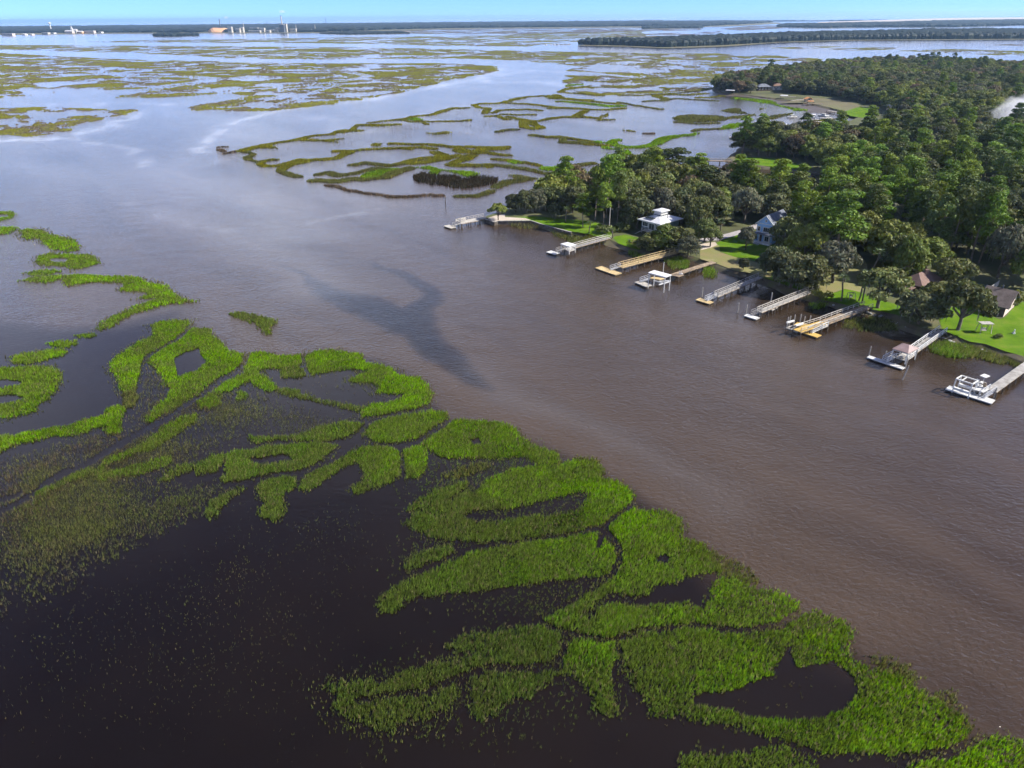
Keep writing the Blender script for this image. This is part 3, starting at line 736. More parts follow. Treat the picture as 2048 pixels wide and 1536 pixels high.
NEAR = [
 ('B', 1, CA('-60,78 0,78 40,75 65,85 60,100 35,110 0,122 -60,130'), [CA('-40,92 25,90 30,100 -40,108')], None),
 ('B', 1, CA('-60,142 50,138 75,145 50,158 40,170 -60,178'), [], None),
 ('B', 1, CA('75,155 120,147 160,152 190,165 240,180 290,195 315,215 310,235 270,240 220,228 185,210 170,205 185,195 150,185 110,190 85,180'), [], 3),
 ('B', 1, CA('150,275 165,255 200,245 260,250 300,255 350,250 390,265 395,285 350,300 300,310 260,295 200,292 160,290'), [CA('195,268 230,262 268,268 262,280 215,282')], 3),
 ('B', 1, CA('95,325 150,315 200,310 245,318 200,328 130,335'), [], None),
 ('B', 1, CA('80,355 140,340 200,335 260,335 230,352 190,365 130,360'), [], None),
 ('B', 1, CA('255,350 280,333 350,335 430,338 500,338 555,345 600,365 660,380 680,405 720,425 775,440 700,445 640,455 580,475 530,490 490,510 440,540 400,555 380,550 420,515 470,490 520,470 580,445 630,430 640,418 590,425 560,425 610,405 560,395 500,395 485,388 520,370 470,358 400,358 330,365 270,375'), [], 2),
 ('G', .9, CA('310,575 345,568 380,572 350,582'), [], None),
 ('B', 1, CA('190,605 240,597 300,597 310,605 270,620 220,622'), [], None),
 ('B', 1, CA('40,660 100,648 160,640 230,632 265,638 240,655 180,672 120,685 60,685'), [], 2),
 ('B', 1, CA('-200,715 60,705 130,700 200,705 230,725 235,765 210,800 190,830 140,850 130,880 70,900 -200,915'), [CA('-200,758 45,750 80,760 70,775 30,782 -200,788'), CA('-200,818 70,812 95,825 60,845 -200,862')], 2),
 ('B', 1, CA('-160,1010 0,985 60,980 130,960 200,945 270,940 330,915 400,900 440,893 445,935 380,940 340,965 280,975 200,975 130,1000 60,1010 0,1045 -160,1075'), [], 1),
 ('G', 1, CA('430,870 470,855 495,870 480,895 470,920 475,960 440,970 420,955 430,920'), [], 1),
 ('D', .8, CA('490,800 540,780 550,820 530,860 495,860'), [], None),
 ('B', 1, CA('610,535 650,520 700,520 755,518 750,535 720,560 690,590 640,620 600,640 575,680 570,720 550,760 530,790 500,800 480,780 470,740 440,715 440,690 470,660 520,625 570,600 610,580 630,560'), [], 2),
 ('B', 1, CA('720,590 760,548 830,552 835,580 870,600 900,640 960,650 970,680 920,720 860,745 820,780 760,815 720,850 660,885 600,915 590,900 640,860 680,820 690,780 660,770 660,740 640,720 625,690 600,680 600,650 660,615'), [CA('700,660 740,640 800,625 805,650 830,680 790,715 740,730 715,740 705,700')], 2),
 ('B', 1, CA('985,650 1040,645 1110,655 1200,655 1210,680 1180,695 1120,700 1060,705 1030,720 1060,750 1100,785 1080,795 1030,775 1000,750 960,770 910,795 870,805 860,790 900,765 960,740 990,715 985,680'), [], 2),
 ('M', .9, CA('1100,785 1190,790 1200,810 1280,835 1370,850 1450,865 1440,880 1340,855 1250,835 1180,815 1120,800'), [], 1),
 ('B', 1, CA('1215,660 1260,638 1340,635 1400,645 1440,655 1450,690 1500,690 1560,705 1590,735 1670,745 1710,780 1720,810 1710,850 1650,865 1580,875 1520,895 1450,900 1445,880 1480,855 1560,845 1620,820 1620,805 1510,805 1520,785 1500,770 1420,760 1390,752 1440,735 1480,720 1400,705 1330,718 1240,730 1215,700'), [], 2),
 ('M', .8, CA('1130,715 1180,690 1225,735 1140,740'), [], None),
 ('M', .9, CA('920,490 960,483 1000,490 1040,500 1080,505 1110,512 1105,530 1080,540 1085,565 1065,570 1045,555 1040,530 1000,520 960,508'), [], None),
 ('G', .9, CA('945,805 980,803 980,830 950,835'), [], None),
 ('G', 1, CA('790,815 830,805 870,810 875,850 840,868 800,865 785,840'), [], 1),
 ('G', 1, CA('430,1090 390,1150 380,1130 420,1080 500,1040 560,1015 620,970 680,930 730,900 775,895 775,920 730,950 690,980 640,1010 590,1035 540,1045 480,1070'), [], 1),
 ('G', .8, CA('390,1150 430,1120 480,1110 540,1090 600,1080 640,1060 690,1065 690,1085 640,1100 560,1130 470,1140 420,1155'), [], 1),
 ('M', .8, CA('200,1180 280,1135 350,1110 380,1120 330,1145 250,1165 180,1210 140,1220 150,1200'), [], 1),
 ('M', .9, CA('640,1150 680,1110 750,1090 820,1080 840,1060 890,1050 900,1060 880,1090 850,1120 800,1130 790,1100 720,1130 680,1150'), [], 1),
 ('G', 1, CA('890,1160 910,1120 905,1060 930,1040 1000,1040 1060,1020 1110,1020 1200,1005 1300,1005 1350,1020 1340,1050 1280,1085 1210,1110 1120,1120 1040,1135 960,1155'), [CA('990,1070 1060,1060 1140,1050 1180,1070 1120,1085 1010,1095')], 1),
 ('G', .9, CA('1000,980 1100,985 1200,970 1290,935 1390,920 1445,930 1440,960 1380,985 1300,992 1180,990 1100,995 1010,1005'), [], 1),
 ('G', 1, CA('1450,970 1490,930 1560,905 1640,890 1720,880 1780,885 1790,900 1740,935 1680,975 1600,1000 1500,1005'), [], 1),
 ('G', 1, CB('510,185 560,130 630,85 720,88 830,95 900,125 920,160 1000,205 1070,225 1075,265 1000,270 940,235 880,240 800,245 700,240 600,240 550,215'), [CB('700,165 750,160 760,185 720,190')], 1),
 ('G', 1, CB('200,230 250,195 350,195 415,215 415,300 380,345 300,370 240,390 210,375 260,345 270,300 240,260 190,270 150,290 80,310 30,370 10,365 40,310 100,280 160,255'), [], 1),
 ('G', 1, CB('430,215 480,195 515,200 520,270 490,320 440,320 450,270 435,240'), [], 1),
 ('G', 1, CD('1080,360 1110,335 1160,325 1240,320 1230,360 1180,400 1180,430 1190,470 1150,505 1090,490 1085,460 1110,430 1075,400'), [], 1),
 ('M', .9, CD('860,480 880,430 930,395 990,370 1015,375 960,410 910,450 890,495'), [], 1),
 ('G', 1, CD('1280,330 1330,300 1400,275 1461,240 1461,265 1400,300 1340,340 1290,375 1270,365'), [], 1),
 ('M', .8, CB('450,460 500,410 560,380 640,360 690,345 700,355 640,400 570,440 500,465'), [], 1),
 ('D', .5, CB('600,320 680,285 780,265 800,275 720,305 640,330'), [], 1),
 ('B', 1, CB('730,395 800,330 900,290 1000,275 1080,275 1140,255 1230,262 1258,290 1255,330 1320,340 1390,405 1360,440 1300,490 1240,520 1180,540 1180,460 1215,400 1180,380 1080,400 960,430 860,452'), [], 1),
 ('M', 1, CB('440,520 480,480 560,445 640,420 700,390 740,395 860,455 720,455 670,480 690,505 740,515 840,510 960,490 1100,475 1190,450 1220,440 1240,520 1180,540 1060,565 940,580 860,590 740,590 700,585 610,585 520,560'), [], 1),
 ('M', .9, CB('430,700 460,660 540,625 620,610 640,630 590,665 500,690'), [], 1),
 ('G', 1, CB('330,860 350,820 420,770 500,735 600,700 700,650 800,620 950,600 1000,592 1000,760 900,775 780,800 640,815 500,820 440,840 400,880 340,890'), [], 1),
 ('B', 1, CB('900,610 1100,570 1190,550 1250,560 1300,610 1325,660 1310,710 1250,745 1150,750 1050,755 940,770'), [], 1),
 ('B', 1, CC('20,370 60,310 130,270 200,300 330,300 395,330 395,390 370,430 480,450 540,540 600,600 520,590 430,600 350,640 260,650 230,700 150,705 70,680 20,640 90,560 105,490 70,440'), [CC('260,520 300,505 340,530 310,550 270,545')], 1),
 ('D', .6, CC('400,430 500,460 620,530 720,580 765,640 690,640 590,600 520,560'), [], 1),
 ('G', 1, CB('1000,915 1060,880 1130,850 1200,800 1270,765 1300,790 1220,850 1170,900 1200,920 1260,875 1330,862 1461,875 1461,945 1380,965 1280,995 1180,985 1100,960'), [], 1),
 ('B', 1, CC('0,770 100,755 190,775 310,755 420,750 500,770 540,700 580,620 640,615 740,670 840,680 920,710 965,770 930,820 840,855 720,860 600,865 510,840 420,845 300,845 200,870 120,890 40,920 0,925'), [], 1),
 ('M', 1, CB('620,1030 680,985 760,980 880,960 980,940 1060,950 1110,975 1090,1050 1050,1100 980,1115 860,1105 760,1115 680,1145 560,1185 440,1215 320,1240 300,1235 330,1200 430,1150 540,1110 660,1085 760,1060 650,1050'), [], 1),
 ('M', .8, CB('120,1190 300,1180 330,1250 480,1230 640,1190 660,1230 600,1290 540,1340 440,1330 380,1400 280,1360 180,1320'), [], 3),
 ('M', 1, CB('720,1170 780,1145 900,1140 1000,1140 1070,1130 1080,1150 1010,1190 960,1240 900,1240 850,1270 800,1320 760,1345 720,1310 720,1240'), [], 1),
 ('B', 1, CB('1070,1130 1100,1060 1130,1010 1180,1000 1300,1010 1325,1030 1320,1100 1290,1180 1320,1300 1290,1310 1240,1290 1230,1220 1170,1170 1140,1150'), [], 1),
 ('G', 1, CC('90,930 150,890 300,865 440,855 560,880 680,890 800,880 930,840 960,800 1060,790 1140,820 1215,870 1190,950 1200,990 1240,1040 1300,1060 1400,1080 1500,1130 1560,1180 1640,1220 1740,1300 1760,1370 1720,1440 1620,1470 1400,1475 1200,1475 1080,1490 1050,1470 980,1430 880,1390 760,1360 640,1330 500,1310 380,1290 260,1270 200,1180 140,1080 100,980'),
  [CC('410,1195 520,1180 640,1160 740,1130 830,1080 870,1020 890,950 910,960 930,1030 960,1055 1060,1040 1140,1030 1200,1080 1240,1150 1230,1210 1150,1260 1060,1290 940,1310 830,1300 740,1290 660,1270 560,1250 470,1230')], 1),
 ('D', .6, CC('1310,1000 1400,1010 1500,1050 1540,1110 1480,1110 1350,1070'), [], 1),
 ('D', .6, CC('1580,1180 1690,1180 1740,1260 1780,1340 1760,1400 1700,1300'), [], 1),
 ('D', .5, CB('1150,240 1240,250 1270,300 1250,330 1200,300'), [], 1),
 ('B', 1, CC('380,1640 410,1490 500,1470 600,1480 720,1470 800,1440 900,1445 1000,1490 1050,1560 1060,1640'), [], 1),
 ('B', 1, CC('1440,1640 1480,1536 1560,1500 1700,1500 1790,1430 1860,1390 1940,1380 2048,1430 2200,1500 2200,1640'), [], 1),
]
for cls, dens, P, holes, fade in NEAR:
    grass_patch(cls, dens, 0.47, P, holes, near_bin, 5, fade)

HOLES = [at_np(h_) for n_ in NEAR for h_ in n_[3]] + [at_np(CC('200,700 350,660 430,610 530,600 560,650 520,760 300,750 180,770')), at_np(CA('1060,715 1390,715 1490,775 1600,810 1560,840 1440,870 1260,825 1110,785'))]
def thin_stand(cls, dens, px, cuts=(), cw=0.9, hgt=0.46, nb=4, s=0.27, thin=0.48):
    """Open, drowned growth: single stalks standing in the water, away from the channels."""
    P = at_np(px)
    x0, y0 = P.min(0)
    x1, y1 = P.max(0)
    x, y = jgrid(x0, x1, y0, y1, s)
    wx, wy = bank_mask(x, y, 2.0)
    keep = inpoly(wx, wy, P)
    for c in cuts:
        keep &= seg_dist(wx, wy, at_np(c)) > cw
    for cl, cw_ in CUTS:
        keep &= seg_dist(wx, wy, cl) > cw_
    if dens > 0.15:
        for h_ in HOLES:
            keep &= ~inpoly(wx, wy, h_)
    keep &= rng.random(x.size) < dens * np.clip(fbm(x / 9, y / 9, 51) * 1.9 - 0.30, 0.1, 1.2) * np.clip(seg_dist(wx, wy, np.vstack([P, P[:1]])) / 9.0, 0.08, 1)
    x, y = x[keep], y[keep]
    emit_blades(near_bin, x, y, np.hypot(x, y), cls, hgt, nb, 0.5, thin)
CH = [CD('-60,500 0,470 100,415 200,345 300,290 400,240 520,170 640,120 780,40 860,-20'), CD('0,420 60,400'), CB('-300,330 -100,260 100,205 250,150 340,75 450,45')]
thin_stand('W', .95, CD('-160,300 0,240 150,200 350,130 480,120 600,110 820,90 900,50 1040,60 1060,150 950,210 700,320 1000,340 900,440 700,580 540,650 300,800 150,880 0,930 -160,980'), CH)
thin_stand('D', .65, CD('-160,300 0,240 150,200 350,130 480,120 600,110 820,90 900,50 1040,60 1060,150 950,210 700,320 1000,340 900,440 700,580 540,650 300,800 150,880 0,930 -160,980'), CH)
thin_stand('M', .65, CD('0,420 180,380 420,340 700,320 1000,340 880,460 680,570 560,600 540,480 300,430 150,560 0,640'), CH)
thin_stand('D', .40, CA('560,640 700,780 1000,780 1440,900 1300,990 1000,1000 700,950 500,1000 450,860'), [])
thin_stand('W', .45, CA('560,640 700,780 1000,780 1440,900 1300,990 1000,1000 700,950 500,1000 450,860'), [])
thin_stand('D', .22, CB('-260,380 300,420 460,520 700,600 420,700 300,900 620,1000 160,1180 120,1330 380,1400 720,1320 1200,1220 1461,1350 1461,1536 -200,1536 -900,1300 -700,900'), [], s=0.4, hgt=0.30, nb=2, thin=0.5)
thin_stand('W', .26, CD('-200,900 600,650 1000,520 1461,500 1461,1536 -200,1536'), [], s=0.4, hgt=0.28, nb=2, thin=0.5)
thin_stand('M', .42, CB('250,100 600,60 900,100 1250,260 1461,450 1461,1400 700,1500 100,1400 200,1100 600,950 250,850 400,500'), [c_ for c_ in ()], hgt=.36)
thin_stand('D', .55, CB('500,860 780,810 1100,770 1200,800 1000,900 700,970 560,1000'), [])
thin_stand('D', .45, CB('380,1400 560,1340 700,1330 760,1350 900,1300 1000,1400 700,1536 200,1536 100,1350'), [], s=0.5)
thin_stand('D', .12, CC('400,1180 640,1150 880,1000 1230,1080 1220,1230 940,1310 480,1230'), [], hgt=.3)
thin_stand('W', .10, CA('1040,730 1400,720 1600,790 1440,860 1200,800'), [])

MIDP = [
 ('O', M1('320,685 420,640 560,612 640,620 700,650 600,650 480,645 400,680')), ('O', M1('820,572 1000,555 1200,560 1380,550 1250,575 1310,595 1150,580 950,575')),
 ('O', M1('1270,470 1400,462 1600,462 1560,475 1420,485 1350,505 1300,500')), ('O', M1('1480,420 1560,405 1900,400 1950,410 1750,425')), ('O', M1('1640,620 1680,590 1760,600 1740,630')),
 ('G', M2('170,350 250,335 330,355 300,370 220,370')), ('O', M2('330,490 450,492 580,475 640,490 600,505 450,510')), ('O', M2('950,830 1000,805 1080,830 1050,850 970,850')),
 ('B', M2('1190,780 1280,772 1390,800 1300,810 1210,800')), ('B', M2('1530,860 1560,835 1650,845 1740,828 1900,835 1870,865 1700,885 1600,885')),
 ('G', M2('230,850 400,830 500,860 600,875 800,885 950,910 860,940 780,945 680,910 560,880 440,930 380,900 400,870 300,860')),
 ('D', M2('1000,1050 1110,990 1300,960 1200,930 1330,925 1440,945 1530,955 1430,985 1250,1020 1120,1070 1050,1065')),
 ('O', M3('480,450 540,410 600,390 600,420 560,440 520,460')), ('D', M3('1225,445 1300,415 1450,405 1700,415 1850,430 2048,410 2048,440 1900,440 1820,465 1650,480 1450,490 1300,470')),
 ('D', M3('1740,365 1850,345 1970,345 1990,375 2048,390 2048,405 1900,390')), ('G', M3('1720,555 1800,530 1870,500 1950,500 2048,495 2048,510 1900,545')), ('G', M3('1450,610 1490,590 1550,595 1500,615')),
 ('G', M3('410,690 500,675 590,695 520,705')), ('G', M3('520,745 570,730 640,745 690,770 590,765')), ('G', M3('720,790 790,765 830,785 840,815 770,830')),
 ('B', M3('0,955 50,930 150,930 260,945 200,970 100,985 0,985')), ('O', M3('710,565 800,565 890,575 870,585 770,575')),
 ('G', K8('230,350 420,370 620,380 800,400 880,440 960,470 1100,500 1250,530 1440,560 1400,580 1200,565 1000,510 850,470 600,430 350,400 160,370')),
 ('O', K8('260,270 450,280 740,310 600,315 400,300')), ('G', K8('0,830 160,780 300,750 480,770 380,800 200,850 0,860')), ('D', K8('0,680 250,650 560,620 580,640 300,680 0,720')),
 ('D', K8('560,690 800,640 1050,610 1250,590 1040,660 860,700')), ('O', K8('560,750 740,725 640,750')), ('D', K8('100,535 240,518 360,535 260,545')), ('D', K8('40,570 200,555 400,590 300,605')),
 ('D', K8('580,540 650,515 700,530 640,548')), ('D', K8('1230,790 1400,750 1600,740 1680,770 1500,820 1300,815')),
]
for cls, P in MIDP:
    grass_patch(cls, 1.0, 0.75, P, (), mid_bin, 5, None)
MIDL = [
 (M1, 'O', 5, '320,680 400,650 470,630 600,610 700,590 820,575 930,555 1000,530 1100,515 1240,505 1300,480 1450,465 1480,430 1530,410 1700,405 1760,410'),
 (M1, 'O', 4, '1640,385 1760,372 1880,360 1960,350 2048,345'), (M1, 'D', 4, '370,690 440,710 380,740 400,770 470,785 560,780 640,770 690,765'),
 (M1, 'O', 4, '640,765 560,785 500,810 560,835 640,835 740,815 850,790 940,765'), (M1, 'D', 5, '720,880 770,900 840,925 905,940'),
 (M1, 'O', 6, '730,880 760,845 830,820 900,800 1010,770 1150,765 1280,750 1350,725 1410,690 1360,675 1280,680'), (M1, 'O', 5, '1430,680 1500,670 1640,660 1800,650 1950,648 2048,660'),
 (M1, 'D', 6, '1480,820 1600,800 1750,815 1850,825 2048,800'), (M1, 'D', 5, '1110,920 1200,895 1300,930 1450,910 1650,870 1720,850 1830,870'),
 (M1, 'D', 6, '1070,980 1200,985 1300,990 1450,965 1600,970 1700,950 1800,945 1900,900 2048,860'), (M1, 'G', 8, '1640,940 1700,910 1800,880 1850,870'),
 (M1, 'W', 3, '1200,1030 1300,1045 1400,1075 1550,1105 1700,1120 1850,1140 2048,1150'), (M1, 'W', 2.5, '100,635 180,632'), (M1, 'W', 3, '110,660 160,680'), (M1, 'W', 2.5, '165,705 250,685'),
 (M2, 'O', 4, '0,410 100,405'), (M2, 'O', 4, '40,360 130,360 200,375 330,380 380,405'), (M2, 'O', 5, '170,345 240,325 400,310 470,295 540,265 640,238 770,235'), (M2, 'O', 4, '300,372 450,375 600,370 720,370 800,360'),
 (M2, 'O', 6, '850,205 930,190 1080,190 1180,180 1300,140 1420,120 1560,112 1680,130 1850,150 2048,155'), (M2, 'O', 6, '1180,185 1400,195 1560,210 1700,235 1900,240 2048,250'),
 (M2, 'O', 5, '850,205 900,230 1000,240 960,290'), (M2, 'O', 6, '1050,285 1120,260 1250,255 1400,250 1540,260'), (M2, 'O', 5, '1150,300 1300,305 1450,305'), (M2, 'O', 5, '990,320 1100,315 1160,340 1220,355'),
 (M2, 'O', 5, '1220,325 1300,345 1400,365 1520,370 1600,350 1750,330 1900,330 2048,330'), (M2, 'O', 6, '1360,370 1370,430 1450,450 1550,435 1480,410 1440,380'), (M2, 'D', 5, '1100,480 1200,465 1300,455'),
 (M2, 'O', 5, '1740,70 1800,45 1900,30 2048,10'), (M2, 'O', 4, '1740,65 1850,85 2048,95'), (M2, 'O', 6, '1700,100 1760,135 1900,155 2048,165'), (M2, 'O', 5, '1700,170 1850,175 2048,190'), (M2, 'O', 5, '1900,310 1980,270 2048,250'),
 (M2, 'O', 5, '30,600 130,605 220,610 420,610 560,625 640,635 800,635 1000,640 1200,640'), (M2, 'O', 5, '0,650 150,648 300,640 450,655'), (M2, 'O', 8, '700,665 760,685 860,690 930,665 1000,655 1150,655'),
 (M2, 'O', 5, '890,700 980,690 1080,710 1220,725'), (M2, 'O', 6, '460,690 540,715 480,740 330,755 220,775 100,810 0,825'), (M2, 'O', 8, '220,805 350,795 480,770 600,740 680,725'),
 (M2, 'O', 7, '820,725 760,760 680,785 620,815 700,825 840,825'), (M2, 'D', 5, '870,830 960,820 1080,820 1200,835 1350,855 1470,880 1560,900 1660,915'), (M2, 'O', 5, '1060,760 1180,770 1300,785 1400,800 1520,825'),
 (M2, 'D', 4, '1890,830 2048,808'), (M2, 'D', 5, '0,920 80,880 200,850'), (M2, 'D', 4, '690,1140 850,1140 950,1120 1030,1090'), (M2, 'W', 3, '0,1145 150,1150 350,1135'), (M2, 'W', 3, '420,1130 520,1135'),
 (M2, 'D', 5, '1450,515 1600,530 1750,545 1900,555 2048,575'), (M2, 'D', 6, '1760,560 1780,590 1900,595 2048,605'),
 (M3, 'O', 5, '100,180 140,150 250,130 380,125 430,135'), (M3, 'G', 8, '200,105 260,98 320,100'), (M3, 'O', 5, '350,125 500,125 650,125 780,118'), (M3, 'O', 6, '270,185 400,200 520,210'), (M3, 'O', 6, '710,208 820,205 930,210'),
 (M3, 'O', 8, '400,60 430,35 480,30'), (M3, 'O', 6, '470,65 650,65 780,50 900,45 1000,40 1100,25 1250,22'), (M3, 'O', 8, '0,210 100,225 60,240'), (M3, 'O', 6, '0,240 200,245 400,265 560,285 700,295'),
 (M3, 'G', 8, '80,270 250,280 450,300 600,320 740,315'), (M3, 'O', 6, '0,340 150,340 300,345 480,355 600,355 750,340'), (M3, 'O', 6, '270,420 330,390 370,370'), (M3, 'O', 6, '290,410 340,430 460,440'),
 (M3, 'O', 5, '500,460 640,458'), (M3, 'O', 5, '0,440 100,435 270,430'), (M3, 'D', 5, '710,280 830,300 930,320 1000,330 1130,350'), (M3, 'D', 6, '960,270 1060,265 1150,265 1230,245 1300,240 1400,250 1500,255 1700,265'),
 (M3, 'O', 8, '1090,215 1170,240'), (M3, 'O', 7, '1100,205 1250,200 1400,205 1600,190'), (M3, 'O', 8, '1500,235 1650,230 1750,215'), (M3, 'O', 6, '1250,135 1370,135'), (M3, 'O', 6, '1150,130 1220,140 1190,155'),
 (M3, 'W', 4, '900,165 1050,165'), (M3, 'W', 4, '1310,155 1520,178'), (M3, 'D', 5, '1730,555 1540,560 1480,575'),
 (M3, 'G', 7, '1450,615 1270,625 1200,640 1130,670 1080,705 1000,725 920,740 780,740 680,720 620,700 650,670 710,665'), (M3, 'O', 5, '0,635 150,640 300,665 420,685'), (M3, 'D', 7, '120,690 250,690 380,690'),
 (M3, 'O', 4, '370,710 500,715 580,725'), (M3, 'D', 4, '770,825 680,850 560,860'), (M3, 'D', 4, '440,905 350,915 270,925'), (M3, 'W', 4, '970,600 1050,600'), (M3, 'D', 5, '1280,480 1500,500 1700,495'),
 (SRC, 'D', 5, '1430,176 1400,182 1360,186 1290,190'), (SRC, 'O', 5, '1560,262 1620,246 1660,238'),
]
for C_, cls, w, txt in MIDL:
    grass_line(cls, w, C_(txt))

def thin_mid(cls, dens, px, s=1.1):
    P = at_np(px)
    x0, y0 = P.min(0); x1, y1 = P.max(0)
    x, y = jgrid(x0, x1, y0, y1, s)
    wx, wy = bank_mask(x, y, 2.0)
    keep = inpoly(wx, wy, P) & (rng.random(x.size) < dens * np.clip(fbm(x / 25, y / 25, 61) * 3 - 0.9, 0, 1.3))
    x, y = x[keep], y[keep]
    emit_blades(mid_bin, x, y, np.hypot(x, y), cls, 0.32, 2, 0.4, 0.30)
thin_mid('W', .5, M1('800,600 1500,500 2048,440 2048,640 1400,680 1280,740 1000,760 700,740 500,770 450,720 700,660'))
thin_mid('W', .45, M2('0,400 300,385 800,250 1000,260 1200,370 1450,440 1200,520 600,500 300,600 0,600'))
thin_mid('W', .4, M2('900,900 1300,890 1500,950 1100,1080 850,1090'))
thin_mid('D', .4, M3('0,260 900,250 2048,330 2048,480 1200,560 600,600 0,620'), 1.7)
thin_mid('D', .35, M3('100,120 1200,90 1700,230 1000,250 200,220'), 1.7)
grass_patch('O', .7, 1.1, SRC('1165,468 1200,472 1222,484 1205,488 1170,478'), (), mid_bin)
for txt in ('1256,496 1290,504 1310,512 1280,516 1258,508', '1330,522 1360,516 1378,525 1372,536 1350,538', '1408,536 1420,533 1434,546 1430,556 1412,554', '1858,690 1890,686 1935,694 1940,712 1910,716 1870,706', '1620,610 1640,604 1652,612 1630,618'):
    grass_patch('B', .9, 0.85, SRC(txt), (), near_bin)
grass_patch('D', .6, .6, SRC('1690,640 1760,634 1800,650 1790,660 1720,662 1690,655'), (), near_bin)
grass_patch('D', .8, .7, SRC('1900,688 1960,694 2020,716 2048,735 2000,728 1930,712'), (), near_bin)
grass_patch('D', .7, .7, SRC('1100,462 1160,474 1200,486 1160,490 1110,474'), (), near_bin)
grass_patch('W', .7, .8, SRC('1014,446 1060,446 1095,456 1070,458 1030,456'), (), near_bin)

# ---- far marsh: every stand is grown where a slow meandering field says the ground is high enough
CHAN = [('0,147 100,144 180,142 230,148 270,153 380,153 425,158 410,163 350,170 290,180 240,188 120,195 0,205', 16), ('400,196 480,180 600,172 700,160 738,152 700,145', 9), ('540,215 640,180 680,170', 5)]
ZONES = [
 ('0,106 100,112 200,117 300,121 400,122 500,126 700,127 900,127 1004,132 985,142 940,153 880,168 800,184 720,198 640,207 560,219 480,222 410,221 403,215 420,207 470,198 500,190 420,188 330,197 210,196 300,182 250,178 100,185 0,195', 0.45, 'O', 30),
 ('-400,100 0,106 0,195 -400,200', 0.465, 'O', 34),
 ('0,215 60,215 180,217 270,217 260,228 220,238 180,252 120,265 60,275 0,270 -300,280 -300,210', 0.46, 'O', 22),
 ('-300,88 0,90 200,91 400,92 700,95 850,97 1000,101 1160,104 1300,107 1420,107 1560,112 1640,118 1640,128 1480,155 1420,166 1300,170 1250,160 1280,153 1200,147 1145,140 1162,132 1100,126 1050,121 960,118 780,117 620,119 480,117 400,112 300,107 150,103 0,100 -300,97', 0.465, 'O', 38),
 ('170,84 300,80 500,78 700,74 900,72 1000,70 1100,65 1280,62 1290,72 1200,80 1090,88 1060,93 900,92 760,88 600,86 400,86', 0.46, 'O', 50),
 ('780,62 900,57 1100,55 1400,53 1400,60 1200,66 900,69 780,66', 0.47, 'W', 90), ('1230,70 1400,64 1440,62 1440,66 1300,76 1240,78', 0.49, 'W', 70),
 ('1660,98 1720,95 1800,95 1780,99 1700,101', 0.45, 'O', 60), ('1800,102 1900,98 2048,102 2200,108 2200,116 2048,112 1900,106', 0.45, 'O', 60), ('1980,90 2048,88 2200,90 2200,93 2048,92', 0.5, 'W', 60), ('1540,96 1620,93 1700,93 1600,98', 0.5, 'O', 60),
 ('1440,58 1500,52 1570,50 1560,57 1480,61', 0.4, 'W', 90),
 ('1140,148 1200,150 1290,158 1420,170 1440,178 1300,188 1180,190 1120,176', 0.53, 'O', 40),
]
for txt, thr, cls, fs in ZONES:
    P = at_np(SRC(txt))
    Dm = np.hypot(P[:, 0], P[:, 1]).mean()
    s = np.clip(Dm / 460, 1.3, 11.0)
    x0, y0 = P.min(0); x1, y1 = P.max(0)
    if (x1 - x0) * (y1 - y0) / s ** 2 > 0.9e6:
        s = math.sqrt((x1 - x0) * (y1 - y0) / 0.9e6)
    x, y = jgrid(x0, x1, y0, y1, s)
    keep = inpoly(x + (fbm(x / 40, y / 40, 71) - .5) * 40, y + (fbm(x / 40, y / 40, 72) - .5) * 40, P)
    x, y = x[keep], y[keep]
    wx = x + (fbm(x / fs, y / fs, 81, 3) - .5) * fs * 1.5
    wy = y + (fbm(x / fs, y / fs, 84, 3) - .5) * fs * 1.5
    f1 = fbm(wx / fs, wy / fs, 91, 4)
    creek = np.abs(fbm(wx / (fs * 1.7), wy / (fs * 1.7), 95, 3) - 0.5)
    edge = seg_dist(x, y, np.vstack([P, P[:1]]))
    f1 = f1 + 0.10 * np.exp(-(edge / (fs * 0.25)) ** 2)
    keep = (f1 > thr) & (creek > 0.028)
    for c, w in CHAN:
        keep &= seg_dist(x, y, at_np(SRC(c))) > w
    fringe = ~keep & (f1 > thr - 0.06) & (rng.random(x.size) < 0.10)
    cA, cB = np.array(TINT[cls]), np.array(TINT['W'])
    for kk, k_ in ((keep, 1.0), (fringe, 0.75)):
        xx, yy, ff = x[kk], y[kk], f1[kk]
        mix = np.clip((ff - thr) / 0.13, 0, 1)[:, None]
        big = fbm(xx / (fs * 2), yy / (fs * 2), 99)[:, None]
        col = cB * (1 - mix) * 0.95 + mix * (cA * (1.35 - big) * np.array([0.92, 0.88, 1.4]) + np.array(TINT['O']) * (big - 0.35).clip(0, 1) * 1.1)
        col = col * (0.7 + 0.6 * rng.random((len(xx), 1)))
        emit_mounds(far_bin, xx, yy, np.full(len(xx), s * 0.72), (0.28 + 0.35 * rng.random(len(xx))) * k_, col)

for binn, name, label in ((near_bin, 'marsh_grass', 'bright green cordgrass standing in the near water'), (mid_bin, 'marsh_grass', 'winding ribbons of olive cordgrass across the bay'), (far_bin, 'marsh_grass', 'olive and brown marsh meadows far across the water')):
    v = np.concatenate(binn['v']); c = np.concatenate(binn['c'])
    me = mesh_np(name, v, np.arange(len(v)).reshape(-1, 3), MAT['grass'], np.clip(c, 0, 1))
    tag(link(name, me), label, 'marsh grass', kind='stuff')
    print(name, len(v) // 3, 'tris')

